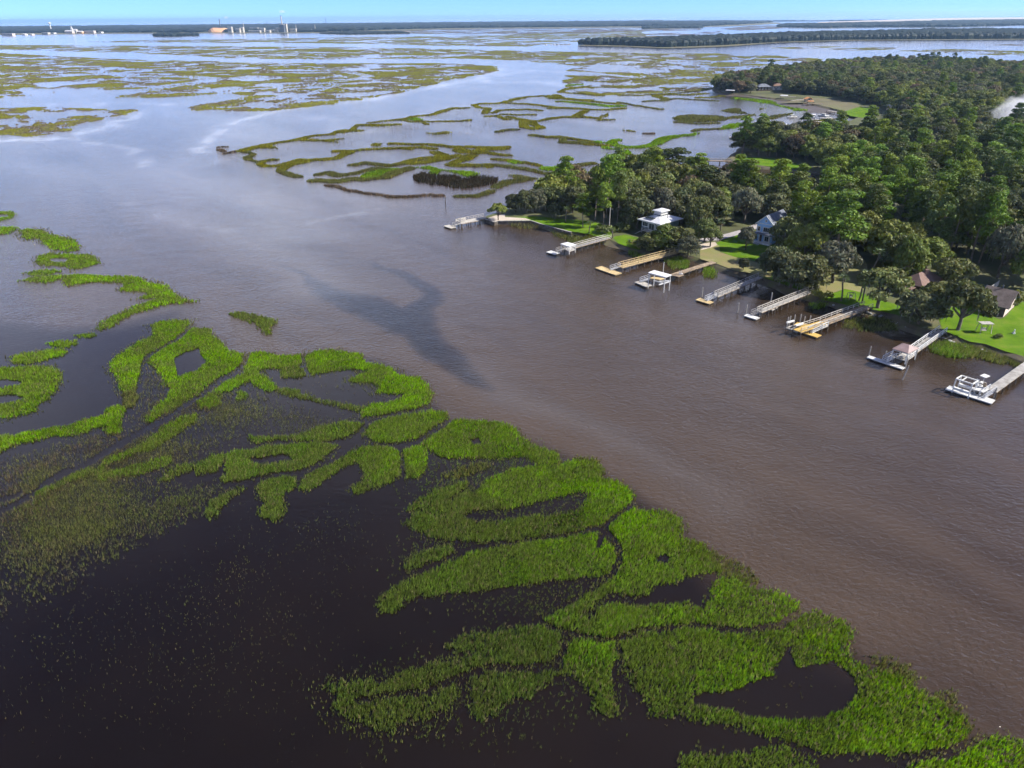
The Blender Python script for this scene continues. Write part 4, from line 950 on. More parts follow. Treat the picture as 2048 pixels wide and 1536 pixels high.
# ------------------------------------------------------------------ trees
def leaf_quads(cen, nrm, size, col, aspect=0.62):
    """Leaf clumps: one small bent-free quad each, facing roughly along nrm."""
    n = len(cen)
    a = rng.normal(size=(n, 3))
    t = np.cross(nrm, a)
    t /= np.linalg.norm(t, axis=1, keepdims=True) + 1e-9
    b = np.cross(nrm, t)
    b /= np.linalg.norm(b, axis=1, keepdims=True) + 1e-9
    s = size[:, None]
    v = np.stack([cen - t * s, cen - b * s * aspect, cen + t * s, cen + b * s * aspect], 1).reshape(-1, 3)
    return v, np.arange(n * 4).reshape(-1, 4), np.repeat(col, 4, 0)

def rand_dirs(n, zmin=-0.35):
    z = rng.uniform(zmin, 1, n)
    a = rng.uniform(0, 2 * math.pi, n)
    r = np.sqrt(1 - z * z)
    return np.stack([r * np.cos(a), r * np.sin(a), z], -1)

def crown_mesh(name, lobes, nleaf, size, base, vary=0.35, zmin=-0.35, mat='leaf'):
    """lobes: (x, y, z, rx, rz). Leaves sit in the outer part of every lobe, with gaps between sprays."""
    L = np.array(lobes)
    wgt = L[:, 3] ** 2
    idx = rng.choice(len(L), nleaf, p=wgt / wgt.sum())
    d = rand_dirs(nleaf, zmin)
    lob = L[idx]
    rad = rng.uniform(0.55, 1.06, nleaf) ** 0.6
    lump = 0.82 + 0.36 * vnoise(d[:, 0] * 2.3 + idx * 7.7, d[:, 2] * 2.3 + d[:, 1] * 1.9, 3)
    cen = lob[:, :3] + d * (rad * lump)[:, None] * np.stack([lob[:, 3], lob[:, 3], lob[:, 4]], -1)
    nrm = d + rng.normal(size=(nleaf, 3)) * 0.55
    nrm /= np.linalg.norm(nrm, axis=1, keepdims=True)
    lt = rng.random(len(L))[idx][:, None]
    col = np.array(base) * (1 - vary / 2 + vary * lt) * (0.65 + 0.7 * rng.random((nleaf, 1)))
    col[:, 0] *= 0.85 + 0.35 * rng.random(nleaf)
    v, f, c = leaf_quads(cen, nrm, size * (0.6 + 0.8 * rng.random(nleaf)), col)
    return mesh_np(name, v, f, MAT[mat], np.clip(c, 0, 1))

def raw(mb, name, mat, smooth=True):
    me = bpy.data.meshes.new(name)
    me.from_pydata(mb.v, [], mb.f)
    if smooth:
        me.polygons.foreach_set('use_smooth', [True] * len(me.polygons))
    me.materials.append(mat)
    return me

def limb(mb, p, q, r0, r1, bend=0.15, n=6, seg=3):
    p, q = Vector(p), Vector(q)
    L = (q - p).length
    last, lr = p, r0
    for k in range(1, seg + 1):
        t = k / seg
        w = math.sin(t * math.pi) * bend * L
        pt = p.lerp(q, t) + Vector((random.uniform(-w, w), random.uniform(-w, w), random.uniform(0, w)))
        if k == seg: pt = q
        rr = r0 + (r1 - r0) * t
        mb.tube(last, pt, lr, rr, n, cap=False)
        last, lr = pt, rr

def make_oak(tone, seed, Rr=6.0, Hh=10.5, nl=4800, moss=0.0, low=9):
    random.seed(seed)
    lobes = []
    for k in range(26):
        a = k * 2.399 + random.uniform(-.4, .4)
        r = Rr * 0.80 * math.sqrt((k + 0.5) / 26) * random.uniform(0.85, 1.1)
        z = Hh * (0.78 - 0.46 * (r / Rr) ** 2) + random.uniform(-0.9, 0.7)
        lr = Rr * random.uniform(0.24, 0.36)
        lobes.append((r * math.cos(a), r * math.sin(a), z, lr, lr * random.uniform(0.6, 0.85)))
    for k in range(low):
        a = k * 0.698 + random.uniform(-.3, .3)
        r = Rr * random.uniform(0.5, 0.78)
        lr = Rr * random.uniform(0.20, 0.28)
        lobes.append((r * math.cos(a), r * math.sin(a), Hh * random.uniform(0.24, 0.36), lr, lr * 0.8))
    cm = crown_mesh('crown', lobes, nl, 0.40, tone, 0.55)
    mb = MB()
    th = Hh * random.uniform(0.18, 0.26)
    limb(mb, (0, 0, -0.4), (random.uniform(-.3, .3), random.uniform(-.3, .3), th), 0.42, 0.34, 0.05)
    for l in lobes[2::3]:
        limb(mb, (0, 0, th - 0.1), (l[0], l[1], l[2] - l[4] * 0.3), 0.24, 0.05, 0.18)
    ms = None
    if moss:
        n = int(150 * moss)
        L = np.array(lobes)[rng.integers(0, len(lobes), n)]
        a = rng.uniform(0, 6.28, n)
        x = L[:, 0] + np.cos(a) * L[:, 3] * 0.9
        y = L[:, 1] + np.sin(a) * L[:, 3] * 0.9
        z = L[:, 2] - L[:, 4] * rng.uniform(0, .6, n)
        ln = rng.uniform(0.8, 2.4, n)
        wa = rng.uniform(0, 3.14, n)
        w = rng.uniform(0.08, 0.2, n)
        v = np.stack([np.stack([x - np.cos(wa) * w, y - np.sin(wa) * w, z], -1), np.stack([x + np.cos(wa) * w, y + np.sin(wa) * w, z], -1), np.stack([x, y, z - ln], -1)], 1).reshape(-1, 3)
        c = np.repeat(np.array([[0.17, 0.17, 0.135]]) * rng.uniform(0.6, 1.2, (n, 1)), 3, 0)
        ms = mesh_np('spanish_moss', v, np.arange(n * 3).reshape(-1, 3), MAT['leaf'], c)
    return {'crown': cm, 'trunk': raw(mb, 'trunk', MAT['bark']), 'moss': ms, 'R': Rr, 'H': Hh}

def make_pine(tone, seed, Hh=19.0, Rr=4.2, nl=2600, low=0.42):
    random.seed(seed)
    lobes = []
    for k in range(19):
        t = k / 18
        z = Hh * (low + (0.97 - low) * t)
        env = Rr * (0.55 + 0.6 * math.sin(math.pi * min(1, 0.25 + 0.65 * t))) * (1 - 0.55 * max(0, t - .7) / .3)
        a = k * 2.4 + random.uniform(-.5, .5)
        r = env * random.uniform(0.25, 0.8)
        lr = random.uniform(1.3, 2.1)
        lobes.append((r * math.cos(a), r * math.sin(a), z + random.uniform(-.4, .4), lr, lr * random.uniform(0.45, 0.65)))
    cm = crown_mesh('crown', lobes, nl, 0.34, tone, 0.5, -0.5)
    mb = MB()
    lx, ly = random.uniform(-.7, .7), random.uniform(-.7, .7)
    limb(mb, (0, 0, -0.4), (lx, ly, Hh * 0.95), 0.27, 0.07, 0.02, 7, 4)
    for l in lobes[::2]:
        z0 = l[2] - 0.5
        mb.tube((lx * z0 / Hh, ly * z0 / Hh, z0), (l[0], l[1], l[2]), 0.07, 0.03, 5, cap=False)
    return {'crown': cm, 'trunk': raw(mb, 'trunk', MAT['pinebark']), 'moss': None, 'R': Rr, 'H': Hh}

def make_palm(seed, Hh=7.0):
    random.seed(seed)
    mb = MB()
    lx, ly = random.uniform(-.5, .5), random.uniform(-.3, .3)
    limb(mb, (0, 0, -0.3), (lx, ly, Hh - 1.0), 0.17, 0.15, 0.02, 7, 4)
    V, C = [], []
    for k in range(46):
        a = k * 2.399
        el = random.uniform(-0.75, 1.2)
        d = Vector((math.cos(a) * math.cos(el), math.sin(a) * math.cos(el), math.sin(el)))
        o = Vector((lx, ly, Hh - 1.0))
        hub = o + d * random.uniform(0.5, 0.9)
        side = d.cross(Vector((0, 0, 1))).normalized()
        up = side.cross(d)
        tone = random.uniform(0.6, 1.3) * (1 if el > -0.35 else 0.8)
        cc = (0.085 * tone, 0.125 * tone, 0.030 * tone) if el > -0.4 else (0.16 * tone, 0.125 * tone, 0.06 * tone)
        for q in (-1.1, -0.55, 0, 0.55, 1.1):
            tip = hub + (d * math.cos(q) + side * math.sin(q)) * random.uniform(0.6, 0.95) - Vector((0, 0, 0.22))
            w = side * 0.07 * math.cos(q) + d * 0.07 * math.sin(q)
            V += [tuple(hub - w), tuple(hub + w), tuple(tip)]
            C += [cc] * 3
    me = mesh_np('crown', np.array(V), np.arange(len(V)).reshape(-1, 3), MAT['palm'], np.array(C))
    return {'crown': me, 'trunk': raw(mb, 'trunk', MAT['bark']), 'moss': None, 'R': 1.6, 'H': Hh}

OAKD, OAKG, OAKY, OAKB, OAKW = (0.074, 0.092, 0.036), (0.098, 0.124, 0.036), (0.122, 0.160, 0.030), (0.135, 0.112, 0.056), (0.118, 0.130, 0.076)
PINB, PING = (0.105, 0.180, 0.018), (0.075, 0.115, 0.026)
OAKS = [make_oak(OAKD, 1, moss=1), make_oak(OAKD, 2, moss=.6), make_oak(OAKG, 3, moss=1), make_oak(OAKG, 4, moss=.4), make_oak(OAKY, 5, moss=0), make_oak(OAKW, 6, moss=1.4), make_oak(OAKB, 7, moss=.5), make_oak(OAKG, 8, moss=.5, low=0), make_oak(OAKY, 9, low=0), make_oak(OAKW, 10, moss=1, low=0)]
PINES = [make_pine(PINB, 11), make_pine(PINB, 12, low=.45), make_pine(PING, 13), make_pine(PING, 14, low=.48, Rr=3.8)]
PALMS = [make_palm(21), make_palm(22), make_palm(23)]
BUSH = []
for sd, tn in ((31, OAKG), (32, OAKY)):
    random.seed(sd)
    lob = [(random.uniform(-.8, .8), random.uniform(-.8, .8), random.uniform(.4, 1.0), random.uniform(.5, .8), random.uniform(.4, .7)) for _ in range(8)]
    mb = MB()
    for l in lob[:4]:
        mb.tube((0, 0, -.2), (l[0], l[1], l[2]), 0.05, 0.02, 5, cap=False)
    BUSH.append({'crown': crown_mesh('crown', lob, 520, 0.17, tn, .5), 'trunk': raw(mb, 'trunk', MAT['bark']), 'moss': None, 'R': 1.5, 'H': 1.7})

def place_tree(kind, p, sx, sz, rz, name, label, cat='tree', group=None):
    r = thing(name, label, cat, p, group)
    r.rotation_euler[2] = rz
    r.scale = (sx, sx, sz)
    link('trunk', kind['trunk'], r)
    link('crown', kind['crown'], r)
    if kind['moss'] is not None:
        link('spanish_moss', kind['moss'], r)['kind'] = 'stuff'
    return r

TREES = []     # world x, y of hand-placed trees
def tree(px, kindlist, i, h, rad, label, name=None, cat='tree', z=LZ):
    k = kindlist[i]
    p = at(px[0], px[1], z)
    TREES.append((p.x, p.y, rad))
    name = name or {id(OAKS): 'oak_tree', id(PINES): 'pine_tree', id(PALMS): 'palm_tree', id(BUSH): 'shrub'}[id(kindlist)]
    return place_tree(k, p, rad / k['R'], h / k['H'], random.uniform(0, 6.28), name, label, cat)

random.seed(99)
HAND = [
 ((996, 440), OAKS, 8, 6.6, 3.3, 'lone round green tree at the seawall corner by the timber pier'),
 ((1031, 424), OAKS, 1, 7.5, 4.4, 'outermost dark oak of the row behind the sandy point'),
 ((1050, 426), OAKS, 0, 8.8, 4.6, 'second dark oak from the tip of the point'),
 ((1070, 424), OAKS, 5, 9.3, 4.6, 'grey mossy oak third from the tip of the point'),
 ((1092, 421), OAKS, 1, 9.6, 4.8, 'dark oak fourth from the tip of the point'),
 ((1110, 438), OAKS, 0, 6.0, 2.6, 'small very dark round tree on the point lawn'),
 ((1131, 445), PALMS, 0, 5.6, 1.9, 'palm standing on the lawn of the point'),
 ((1118, 422), OAKS, 2, 9.6, 5.0, 'green oak behind the lawn of the point'),
 ((1145, 425), OAKS, 0, 10.5, 5.0, 'dark oak between the point lawn and the tall pines'),
 ((1166, 455), PINES, 0, 11.5, 3.2, 'light green pine on the lawn near the shore'),
 ((1190, 440), PINES, 0, 18.0, 3.6, 'tall bright pine nearest the point lawn'),
 ((1212, 436), PINES, 1, 21.5, 3.9, 'tallest bright green pine above the point'),
 ((1206, 456), PINES, 1, 15.0, 3.0, 'middle bright pine over the shore lawn'),
 ((1234, 446), PINES, 2, 18.0, 3.2, 'thin dark pine left of the house with the white roof'),
 ((1178, 466), PALMS, 1, 4.2, 1.6, 'small leaning palm near the water edge'),
 ((1226, 476), PALMS, 2, 3.6, 1.7, 'short palm at the shore end of a white roofed pier'),
 ((1205, 467), BUSH, 0, 3.4, 3.4, 'dark shrub clump beside the leaning palm'),
 ((1246, 462), BUSH, 0, 3.2, 3.6, 'dark shrub mass below the thin pine'),
 ((1276, 441), OAKS, 2, 12.0, 7.2, 'big rounded oak just behind the house with the white roof'),
 ((1252, 437), OAKS, 5, 11.0, 5.0, 'grey mossy oak left of the big rounded oak'),
 ((1392, 466), OAKS, 3, 12.5, 4.6, 'green oak touching the right end of the white roof'),
 ((1276, 495), BUSH, 0, 3.2, 4.4, 'low dark thicket at the bank below the white roofed house'),
 ((1303, 500), OAKS, 3, 5.6, 4.6, 'low spreading tree on the bank before the white roofed house'),
 ((1330, 500), OAKS, 4, 8.2, 5.4, 'bright green round tree before the white roofed house'),
 ((1352, 502), OAKS, 2, 8.0, 5.0, 'green tree on the bank beside the ochre pier'),
 ((1376, 512), OAKS, 5, 6.6, 3.8, 'grey mossy tree leaning over the bank by the ochre pier'),
 ((1420, 493), OAKS, 7, 7.0, 3.4, 'small oak on the bare sand beside the lane'),
 ((1408, 484), OAKS, 2, 8.0, 4.0, 'green oak between the lane and the white roofed house'),
 ((1440, 482), PALMS, 0, 7.2, 2.0, 'single palm on the bright lawn left of the blue house'),
 ((1491, 500), OAKS, 9, 8.0, 2.9, 'slender grey tree on the lawn before the blue house'),
 ((1487, 446), OAKS, 9, 13.5, 5.6, 'tall pale oak behind the lawn of the blue house'),
 ((1546, 442), OAKS, 0, 10.5, 6.2, 'very dark spreading oak behind the blue house'),
 ((1486, 540), OAKS, 0, 3.8, 1.6, 'small dark tree in shade by the grey railed dock'),
 ((1576, 502), OAKS, 2, 11.5, 6.4, 'big oak covering the right corner of the blue house'),
 ((1604, 497), PINES, 0, 13.5, 3.0, 'bright pine between two oaks right of the blue house'),
 ((1668, 530), PINES, 0, 21.0, 7.0, 'broad bright green pine towering over the bank'),
 ((1552, 556), OAKS, 0, 9.5, 5.6, 'dark oak on the bank at the grey railed dock'),
 ((1580, 574), OAKS, 1, 10.5, 6.6, 'dark oak overhanging the water before the bright pine'),
 ((1612, 580), OAKS, 2, 10.0, 6.0, 'mossy oak at the head of the long railed pier'),
 ((1664, 566), OAKS, 9, 12.5, 6.2, 'grey oak with bare leaning trunk beside the shady grass'),
 ((1646, 596), BUSH, 1, 2.6, 2.6, 'bright shrub at the lawn edge over the rocks'),
 ((1682, 602), PALMS, 1, 7.0, 2.0, 'palm on the lawn left of the wooden swing frame'),
 ((1717, 602), PALMS, 2, 8.0, 1.8, 'left palm of a close pair by the swing frame'),
 ((1724, 606), PALMS, 0, 8.4, 1.8, 'right palm of a close pair by the swing frame'),
 ((1755, 616), OAKS, 7, 11.5, 6.4, 'forked oak at the shore end of the ochre pier'),
 ((1740, 560), PALMS, 1, 9.0, 2.4, 'palm behind the forked shore oak'),
 ((1762, 552), PALMS, 2, 9.5, 2.6, 'tall palm in the dark gap behind the lawn'),
 ((1806, 565), OAKS, 4, 13.5, 4.6, 'tall bright tree left of the red brown roof'),
 ((1788, 552), OAKS, 3, 12.0, 4.6, 'green tree behind the tall bright one'),
 ((1900, 580), OAKS, 7, 9.5, 5.6, 'round oak right of the red brown roof'),
 ((1836, 648), OAKS, 0, 8.4, 5.8, 'dark oak leaning over the water near the brown gazebo'),
 ((1866, 634), OAKS, 7, 9.6, 4.4, 'middle oak between the dark oak and the great oak'),
 ((1915, 660), OAKS, 7, 13.0, 6.2, 'great shore oak shading the lawn of the dark roofed house'),
 ((2026, 606), BUSH, 1, 4.0, 2.6, 'bright bush against the gable of the dark roofed house'),
 ((2008, 614), BUSH, 0, 3.6, 2.2, 'dark round bush at the corner of the dark roofed house'),
 ((1997, 677), BUSH, 0, 1.3, 1.0, 'little dark shrub alone on the wide lawn'),
 ((1897, 512), PINES, 3, 20.0, 3.8, 'tall pine with pale trunk behind the red brown roof'),
 ((1866, 518), PINES, 2, 19.0, 3.6, 'leaning tall pine left of the pale trunk'),
 ((1942, 520), PINES, 3, 21.0, 4.0, 'tall pine right of the pale trunk'),
 ((1957, 526), PINES, 0, 20.0, 3.8, 'bright tall pine beside the dark yard'),
 ((1995, 556), OAKS, 9, 16.0, 5.0, 'forked pale trunked tree in the dark yard'),
]
for px, kl, i, h, rad, label in HAND:
    tree(px, kl, i, h, rad, label)

# clearings in the wood (lawns, lanes, house plots and the views kept open over them)
CLEAR = [at_np(SRC(t), LZ) for t in (
 '960,450 985,425 1025,418 1060,430 1100,426 1160,432 1215,442 1245,465 1300,470 1300,520 1100,480', '1265,466 1290,455 1330,452 1380,455 1395,500 1330,520 1262,505',
 '1395,478 1440,468 1480,458 1500,450 1545,440 1585,470 1570,520 1600,575 1540,570 1400,530', '1640,595 1640,540 1690,510 1745,515 1770,570 1830,560 1830,600 1815,640 1740,640',
 '1800,545 1880,540 1990,560 2060,580 2250,580 2250,800 2040,740 1880,680 1800,640', '1455,330 1462,316 1500,312 1600,318 1640,330 1640,348 1500,345',
 '1420,195 1440,186 1500,187 1560,188 1640,190 1720,205 1770,212 1800,250 1780,272 1690,282 1600,288 1540,284 1510,274 1500,262 1560,240 1600,225', '1505,180 1565,180 1565,192 1505,190', '1270,356 1312,356 1312,366 1270,366',
 '1870,545 1900,520 1960,528 1960,548', '1600,426 1720,408 1730,418 1620,436', '1966,258 2048,258 2048,268 1970,270')]

def project(x, y, z):
    d = np.array([x, y, z - CAM_H]) if np.isscalar(x) else np.stack([x, y, z - CAM_H], -1)
    dep = d @ _f
    return 1024 + FPX * (d @ _r) / dep, 768 - FPX * (d @ _u) / dep, dep

x, y = jgrid(LAND[:, 0].min(), min(LAND[:, 0].max(), 1100), LAND[:, 1].min(), LAND[:, 1].max(), 7.6)
k = inpoly(x, y, LAND) & (seg_dist(x, y, np.vstack([LAND, LAND[:1]])) > 2.2)
for c in CLEAR:
    k &= ~inpoly(x, y, c)
for tx, ty, tr in TREES:
    k &= np.hypot(x - tx, y - ty) > 0.75 * tr + 2.4
x, y = x[k], y[k]
px, py, dep = project(x, y, np.full(x.shape, 8.0))
k = (px > -40) & (px < 2150) & (dep > 0) & (py < 900)
x, y, px, py, dep = x[k], y[k], px[k], py[k], dep[k]
pinez = np.clip(0.06 + 0.9 * (fbm(x / 70, y / 70, 7) - 0.45) + 0.30 * ((px > 1640) & (py > 330) & (py < 560)) - 0.12 * (px < 1480), 0.03, 0.75)
pinez = np.where(dep > 430, pinez * 0.25, pinez)
isp = rng.random(len(x)) < pinez
tonez = fbm(x / 55, y / 55, 27)
order = np.argsort(dep)
cnt = {'oak': len([1 for h in HAND if h[1] is OAKS]), 'pine': len([1 for h in HAND if h[1] is PINES])}
rest = []
AREAS = [(lambda a, b: b < 250 and a > 1480, 'the wood by the far creek'), (lambda a, b: a < 1470 and b > 320, 'the wood on the near point'), (lambda a, b: b > 430, 'the wood behind the riverside houses'),
         (lambda a, b: b > 345, 'the middle of the large wood'), (lambda a, b: True, 'the wood on the second point')]
for i in order:
    kd = 'pine' if isp[i] else 'oak'
    far = dep[i] > 560
    if isp[i]:
        v = int(rng.choice([0, 1, 2, 3], p=[.3, .25, .25, .2] if not far else [.1, .1, .4, .4]))
        proto = PINES[v]
        h = rng.uniform(13, 19); rad = rng.uniform(3.4, 5.0)
    else:
        t = tonez[i] + rng.uniform(-.16, .16)
        v = 6 if rng.random() < (0.05 if not far else 0.12) else (4 if t > .62 else 3 if t > .52 else 2 if t > .47 else 5 if t > .43 else 0 if rng.random() < .5 else 1)
        proto = OAKS[v]
        h = rng.uniform(8.5, 13.5); rad = rng.uniform(4.8, 7.2)
    cnt[kd] += 1
    if cnt[kd] <= 300:
        area = next(nm for fn, nm in AREAS if fn(px[i], py[i]))
        sort = {0: 'dark', 1: 'dark', 2: 'green', 3: 'green', 4: 'bright green', 5: 'grey mossy', 6: 'brownish'}[v] + ' oak' if kd == 'oak' else ('bright green pine' if v < 2 else 'dark green pine')
        lab = f'{sort} crowded among the trees of {area}'
        place_tree(proto, Vector((x[i], y[i], LZ)), rad / proto['R'], h / proto['H'], rng.uniform(0, 6.28), kd + '_tree', lab, 'tree', f'{sort}s of {area}')
    else:
        rest.append((x[i], y[i], (v if kd == 'oak' else 10 + v), rad / proto['R'], h / proto['H']))
print('trees', cnt, len(rest))

def instanced_wood(name, pts, label):
    """The rest of the wood, too many to tell apart: the same crowns set on points."""
    A = np.array(pts)
    me = bpy.data.meshes.new(name)
    me.vertices.add(len(A))
    co = np.zeros((len(A), 3), np.float32)
    co[:, :2] = A[:, :2]; co[:, 2] = LZ
    me.vertices.foreach_set('co', co.ravel())
    for nm, tp, val in (('pick', 'INT', A[:, 2].astype(np.int32)), ('wide', 'FLOAT', A[:, 3].astype(np.float32)), ('tall', 'FLOAT', A[:, 4].astype(np.float32)), ('turn', 'FLOAT', (rng.random(len(A)) * 6.28).astype(np.float32))):
        a = me.attributes.new(nm, tp, 'POINT')
        a.data.foreach_set('value', val)
    o = link(name, me)
    ng = bpy.data.node_groups.new('wood', 'GeometryNodeTree')
    ng.interface.new_socket('Geometry', in_out='INPUT', socket_type='NodeSocketGeometry')
    ng.interface.new_socket('Geometry', in_out='OUTPUT', socket_type='NodeSocketGeometry')
    gi, go = ng.nodes.new('NodeGroupInput'), ng.nodes.new('NodeGroupOutput')
    jn = ng.nodes.new('GeometryNodeJoinGeometry')
    protos = OAKS + PINES
    byname = {}
    for ob in bpy.data.objects:
        if ob.type == 'MESH' and ob.parent is not None:
            byname.setdefault(ob.data.name, ob)
    for pr in reversed(protos):
        j2 = ng.nodes.new('GeometryNodeJoinGeometry')
        for part in ('trunk', 'crown'):
            src = byname[pr[part].name]
            oi = ng.nodes.new('GeometryNodeObjectInfo')
            oi.inputs['Object'].default_value = src
            oi.inputs['As Instance'].default_value = False
            ng.links.new(oi.outputs['Geometry'], j2.inputs[0])
        g2i = ng.nodes.new('GeometryNodeGeometryToInstance')
        ng.links.new(j2.outputs[0], g2i.inputs[0])
        ng.links.new(g2i.outputs[0], jn.inputs[0])
    def named(nm, tp):
        n = ng.nodes.new('GeometryNodeInputNamedAttribute')
        n.data_type = tp
        n.inputs['Name'].default_value = nm
        return n.outputs['Attribute']
    iop = ng.nodes.new('GeometryNodeInstanceOnPoints')
    ng.links.new(gi.outputs[0], iop.inputs['Points'])
    ng.links.new(jn.outputs[0], iop.inputs['Instance'])
    iop.inputs['Pick Instance'].default_value = True
    ng.links.new(named('pick', 'INT'), iop.inputs['Instance Index'])
    cx = ng.nodes.new('ShaderNodeCombineXYZ')
    ng.links.new(named('turn', 'FLOAT'), cx.inputs[2])
    ng.links.new(cx.outputs[0], iop.inputs['Rotation'])
    cs = ng.nodes.new('ShaderNodeCombineXYZ')
    w = named('wide', 'FLOAT')
    ng.links.new(w, cs.inputs[0]); ng.links.new(w, cs.inputs[1])
    ng.links.new(named('tall', 'FLOAT'), cs.inputs[2])
    ng.links.new(cs.outputs[0], iop.inputs['Scale'])
    ng.links.new(iop.outputs[0], go.inputs[0])
    md = o.modifiers.new('wood', 'NODES')
    md.node_group = ng
    return tag(o, label, 'wood', kind='stuff')
if rest:
    instanced_wood('wood', rest, 'dense mixed wood of oaks and pines running back from the river')

# ------------------------------------------------------------------ docks
_pile = MB(); _pile.tube((0, 0, -1.2), (0, 0, 1.0), 0.15, 0.13, 7)
PILE_ME = raw(_pile, 'pile', MAT['pile'], False)
_pile2 = MB(); _pile2.tube((0, 0, -1.2), (0, 0, 0.86), 0.14, 0.13, 7); _pile2.tube((0, 0, 0.86), (0, 0, 1.0), 0.15, 0.10, 7)
POLE_ME = raw(_pile2, 'pile', MAT['wood_grey'], False)

def pile(root, p, top, me=None, r=1.0):
    o = link('pile', me or PILE_ME, root, (p[0] - root.location.x, p[1] - root.location.y, 0))
    o.scale = (r, r, top)
    return o

def planks(mb, a, b, w, z, step=0.30, t=0.05, gap=0.03):
    """Boards laid across a walk from a to b."""
    a, b = Vector((a[0], a[1], 0)), Vector((b[0], b[1], 0))
    L = (b - a).length
    d = (b - a) / L
    ang = math.atan2(d.y, d.x)
    n = int(L / step)
    for i in range(n):
        p = a + d * (i + 0.5) * step
        mb.box((p.x, p.y, z - t / 2 + random.uniform(-.006, .006)), step - gap, w * random.uniform(0.985, 1.015), t, ang)

def rail(mb, a, b, z, h=1.0, step=2.2, mid=True):
    a, b = Vector(a), Vector(b)
    L = (b - a).length
    n = max(1, round(L / step))
    for i in range(n + 1):
        p = a.lerp(b, i / n)
        mb.box((p.x, p.y, p.z + h / 2), 0.10, 0.10, h)
    up = Vector((0, 0, h))
    mb.beam(a + up, b + up, 0.16, 0.07)
    if mid:
        mb.beam(a + up * 0.5, b + up * 0.5, 0.06, 0.10)

def frame(a, b):
    d = Vector((b.x - a.x, b.y - a.y, 0))
    L = d.length
    d.normalize()
    return d, Vector((-d.y, d.x, 0)), L

def walkway(root, A, B, w, z, mat, rails='', rmat=None, name='walkway', piles=True, pstep=3.2, rh=1.0, joist=True):
    a, b = at(*A, z), at(*B, z)
    d, n, L = frame(a, b)
    mb = MB(); planks(mb, a, b, w, z)
    mb.build(name, mat, root, kind='stuff')
    if joist:
        jb = MB()
        for s in (-1, 1):
            jb.beam(a + n * s * (w / 2 - .12) + Vector((0, 0, -.17)), b + n * s * (w / 2 - .12) + Vector((0, 0, -.17)), 0.10, 0.22)
        jb.build('joists', MAT['wood_brown'], root)
    for s, c in ((1, 'L'), (-1, 'R')):
        if c in rails:
            r = MB(); rail(r, a + n * s * (w / 2 - .06), b + n * s * (w / 2 - .06), z, rh)
            r.build('railing', rmat or mat, root)
    if piles:
        k = max(1, int(L / pstep))
        for i in range(k + 1):
            for s in (-1, 1):
                p = a + d * (L * i / k) + n * s * (w / 2 + 0.02)
                pile(root, p, z - 0.08)
    return a, b, d, n

def floating(root, quad, mat, z=0.42, hull='black'):
    P = [at(x, y, z) for x, y in quad]
    # squared up from the traced corners
    c = sum(P, Vector()) / 4
    e = ((P[2] - P[1]) + (P[3] - P[0])) / 2
    L = e.length
    e.normalize()
    n = Vector((-e.y, e.x, 0))
    W = max(1.2, abs(((P[0] - P[1]) + (P[3] - P[2])).dot(n)) / 2)
    mb = MB(); planks(mb, c - e * L / 2, c + e * L / 2, W, z)
    fl = mb.build('float_deck', mat, root, kind='stuff')
    hb = MB()
    nseg = max(2, int(L / 2.4))
    for i in range(nseg):
        p = c - e * L / 2 + e * L * (i + .5) / nseg
        hb.box((p.x, p.y, z - .26), L / nseg - .12, W - .12, .40, math.atan2(e.y, e.x))
    hb.build('float_drums', MAT[hull], root, kind='stuff')
    rb = MB()
    for s in (-1, 1):
        rb.beam(c - e * L / 2 + n * s * (W / 2 + .04) + Vector((0, 0, -.05)), c + e * L / 2 + n * s * (W / 2 + .04) + Vector((0, 0, -.05)), 0.08, 0.16)
        rb.beam(c + e * s * (L / 2 + .04) - n * W / 2 + Vector((0, 0, -.05)), c + e * s * (L / 2 + .04) + n * W / 2 + Vector((0, 0, -.05)), 0.08, 0.16)
    rb.build('fender', mat, root)
    return c, e, n, L, W

def gangway(root, A, B, z0, z1, w=1.1, mat=None, rails=True):
    a, b = at(*A, z0), at(*B, z1)
    mb = MB()
    d, n, L = frame(a, b)
    k = max(2, int(L / .35))
    for i in range(k):
        p = a.lerp(b, (i + .5) / k)
        mb.box((p.x, p.y, p.z), L / k * .92, w, .05, math.atan2(d.y, d.x))
    for s in (-1, 1):
        mb.beam(a + n * s * w / 2, b + n * s * w / 2, .07, .14)
    g = mb.build('gangway', mat or MAT['alu'], root)
    if rails:
        for s in (-1, 1):
            r = MB(); rail(r, a + n * s * w / 2, b + n * s * w / 2, 0, .95, 1.2)
            r.build('handrail', mat or MAT['alu'], g)
    return g

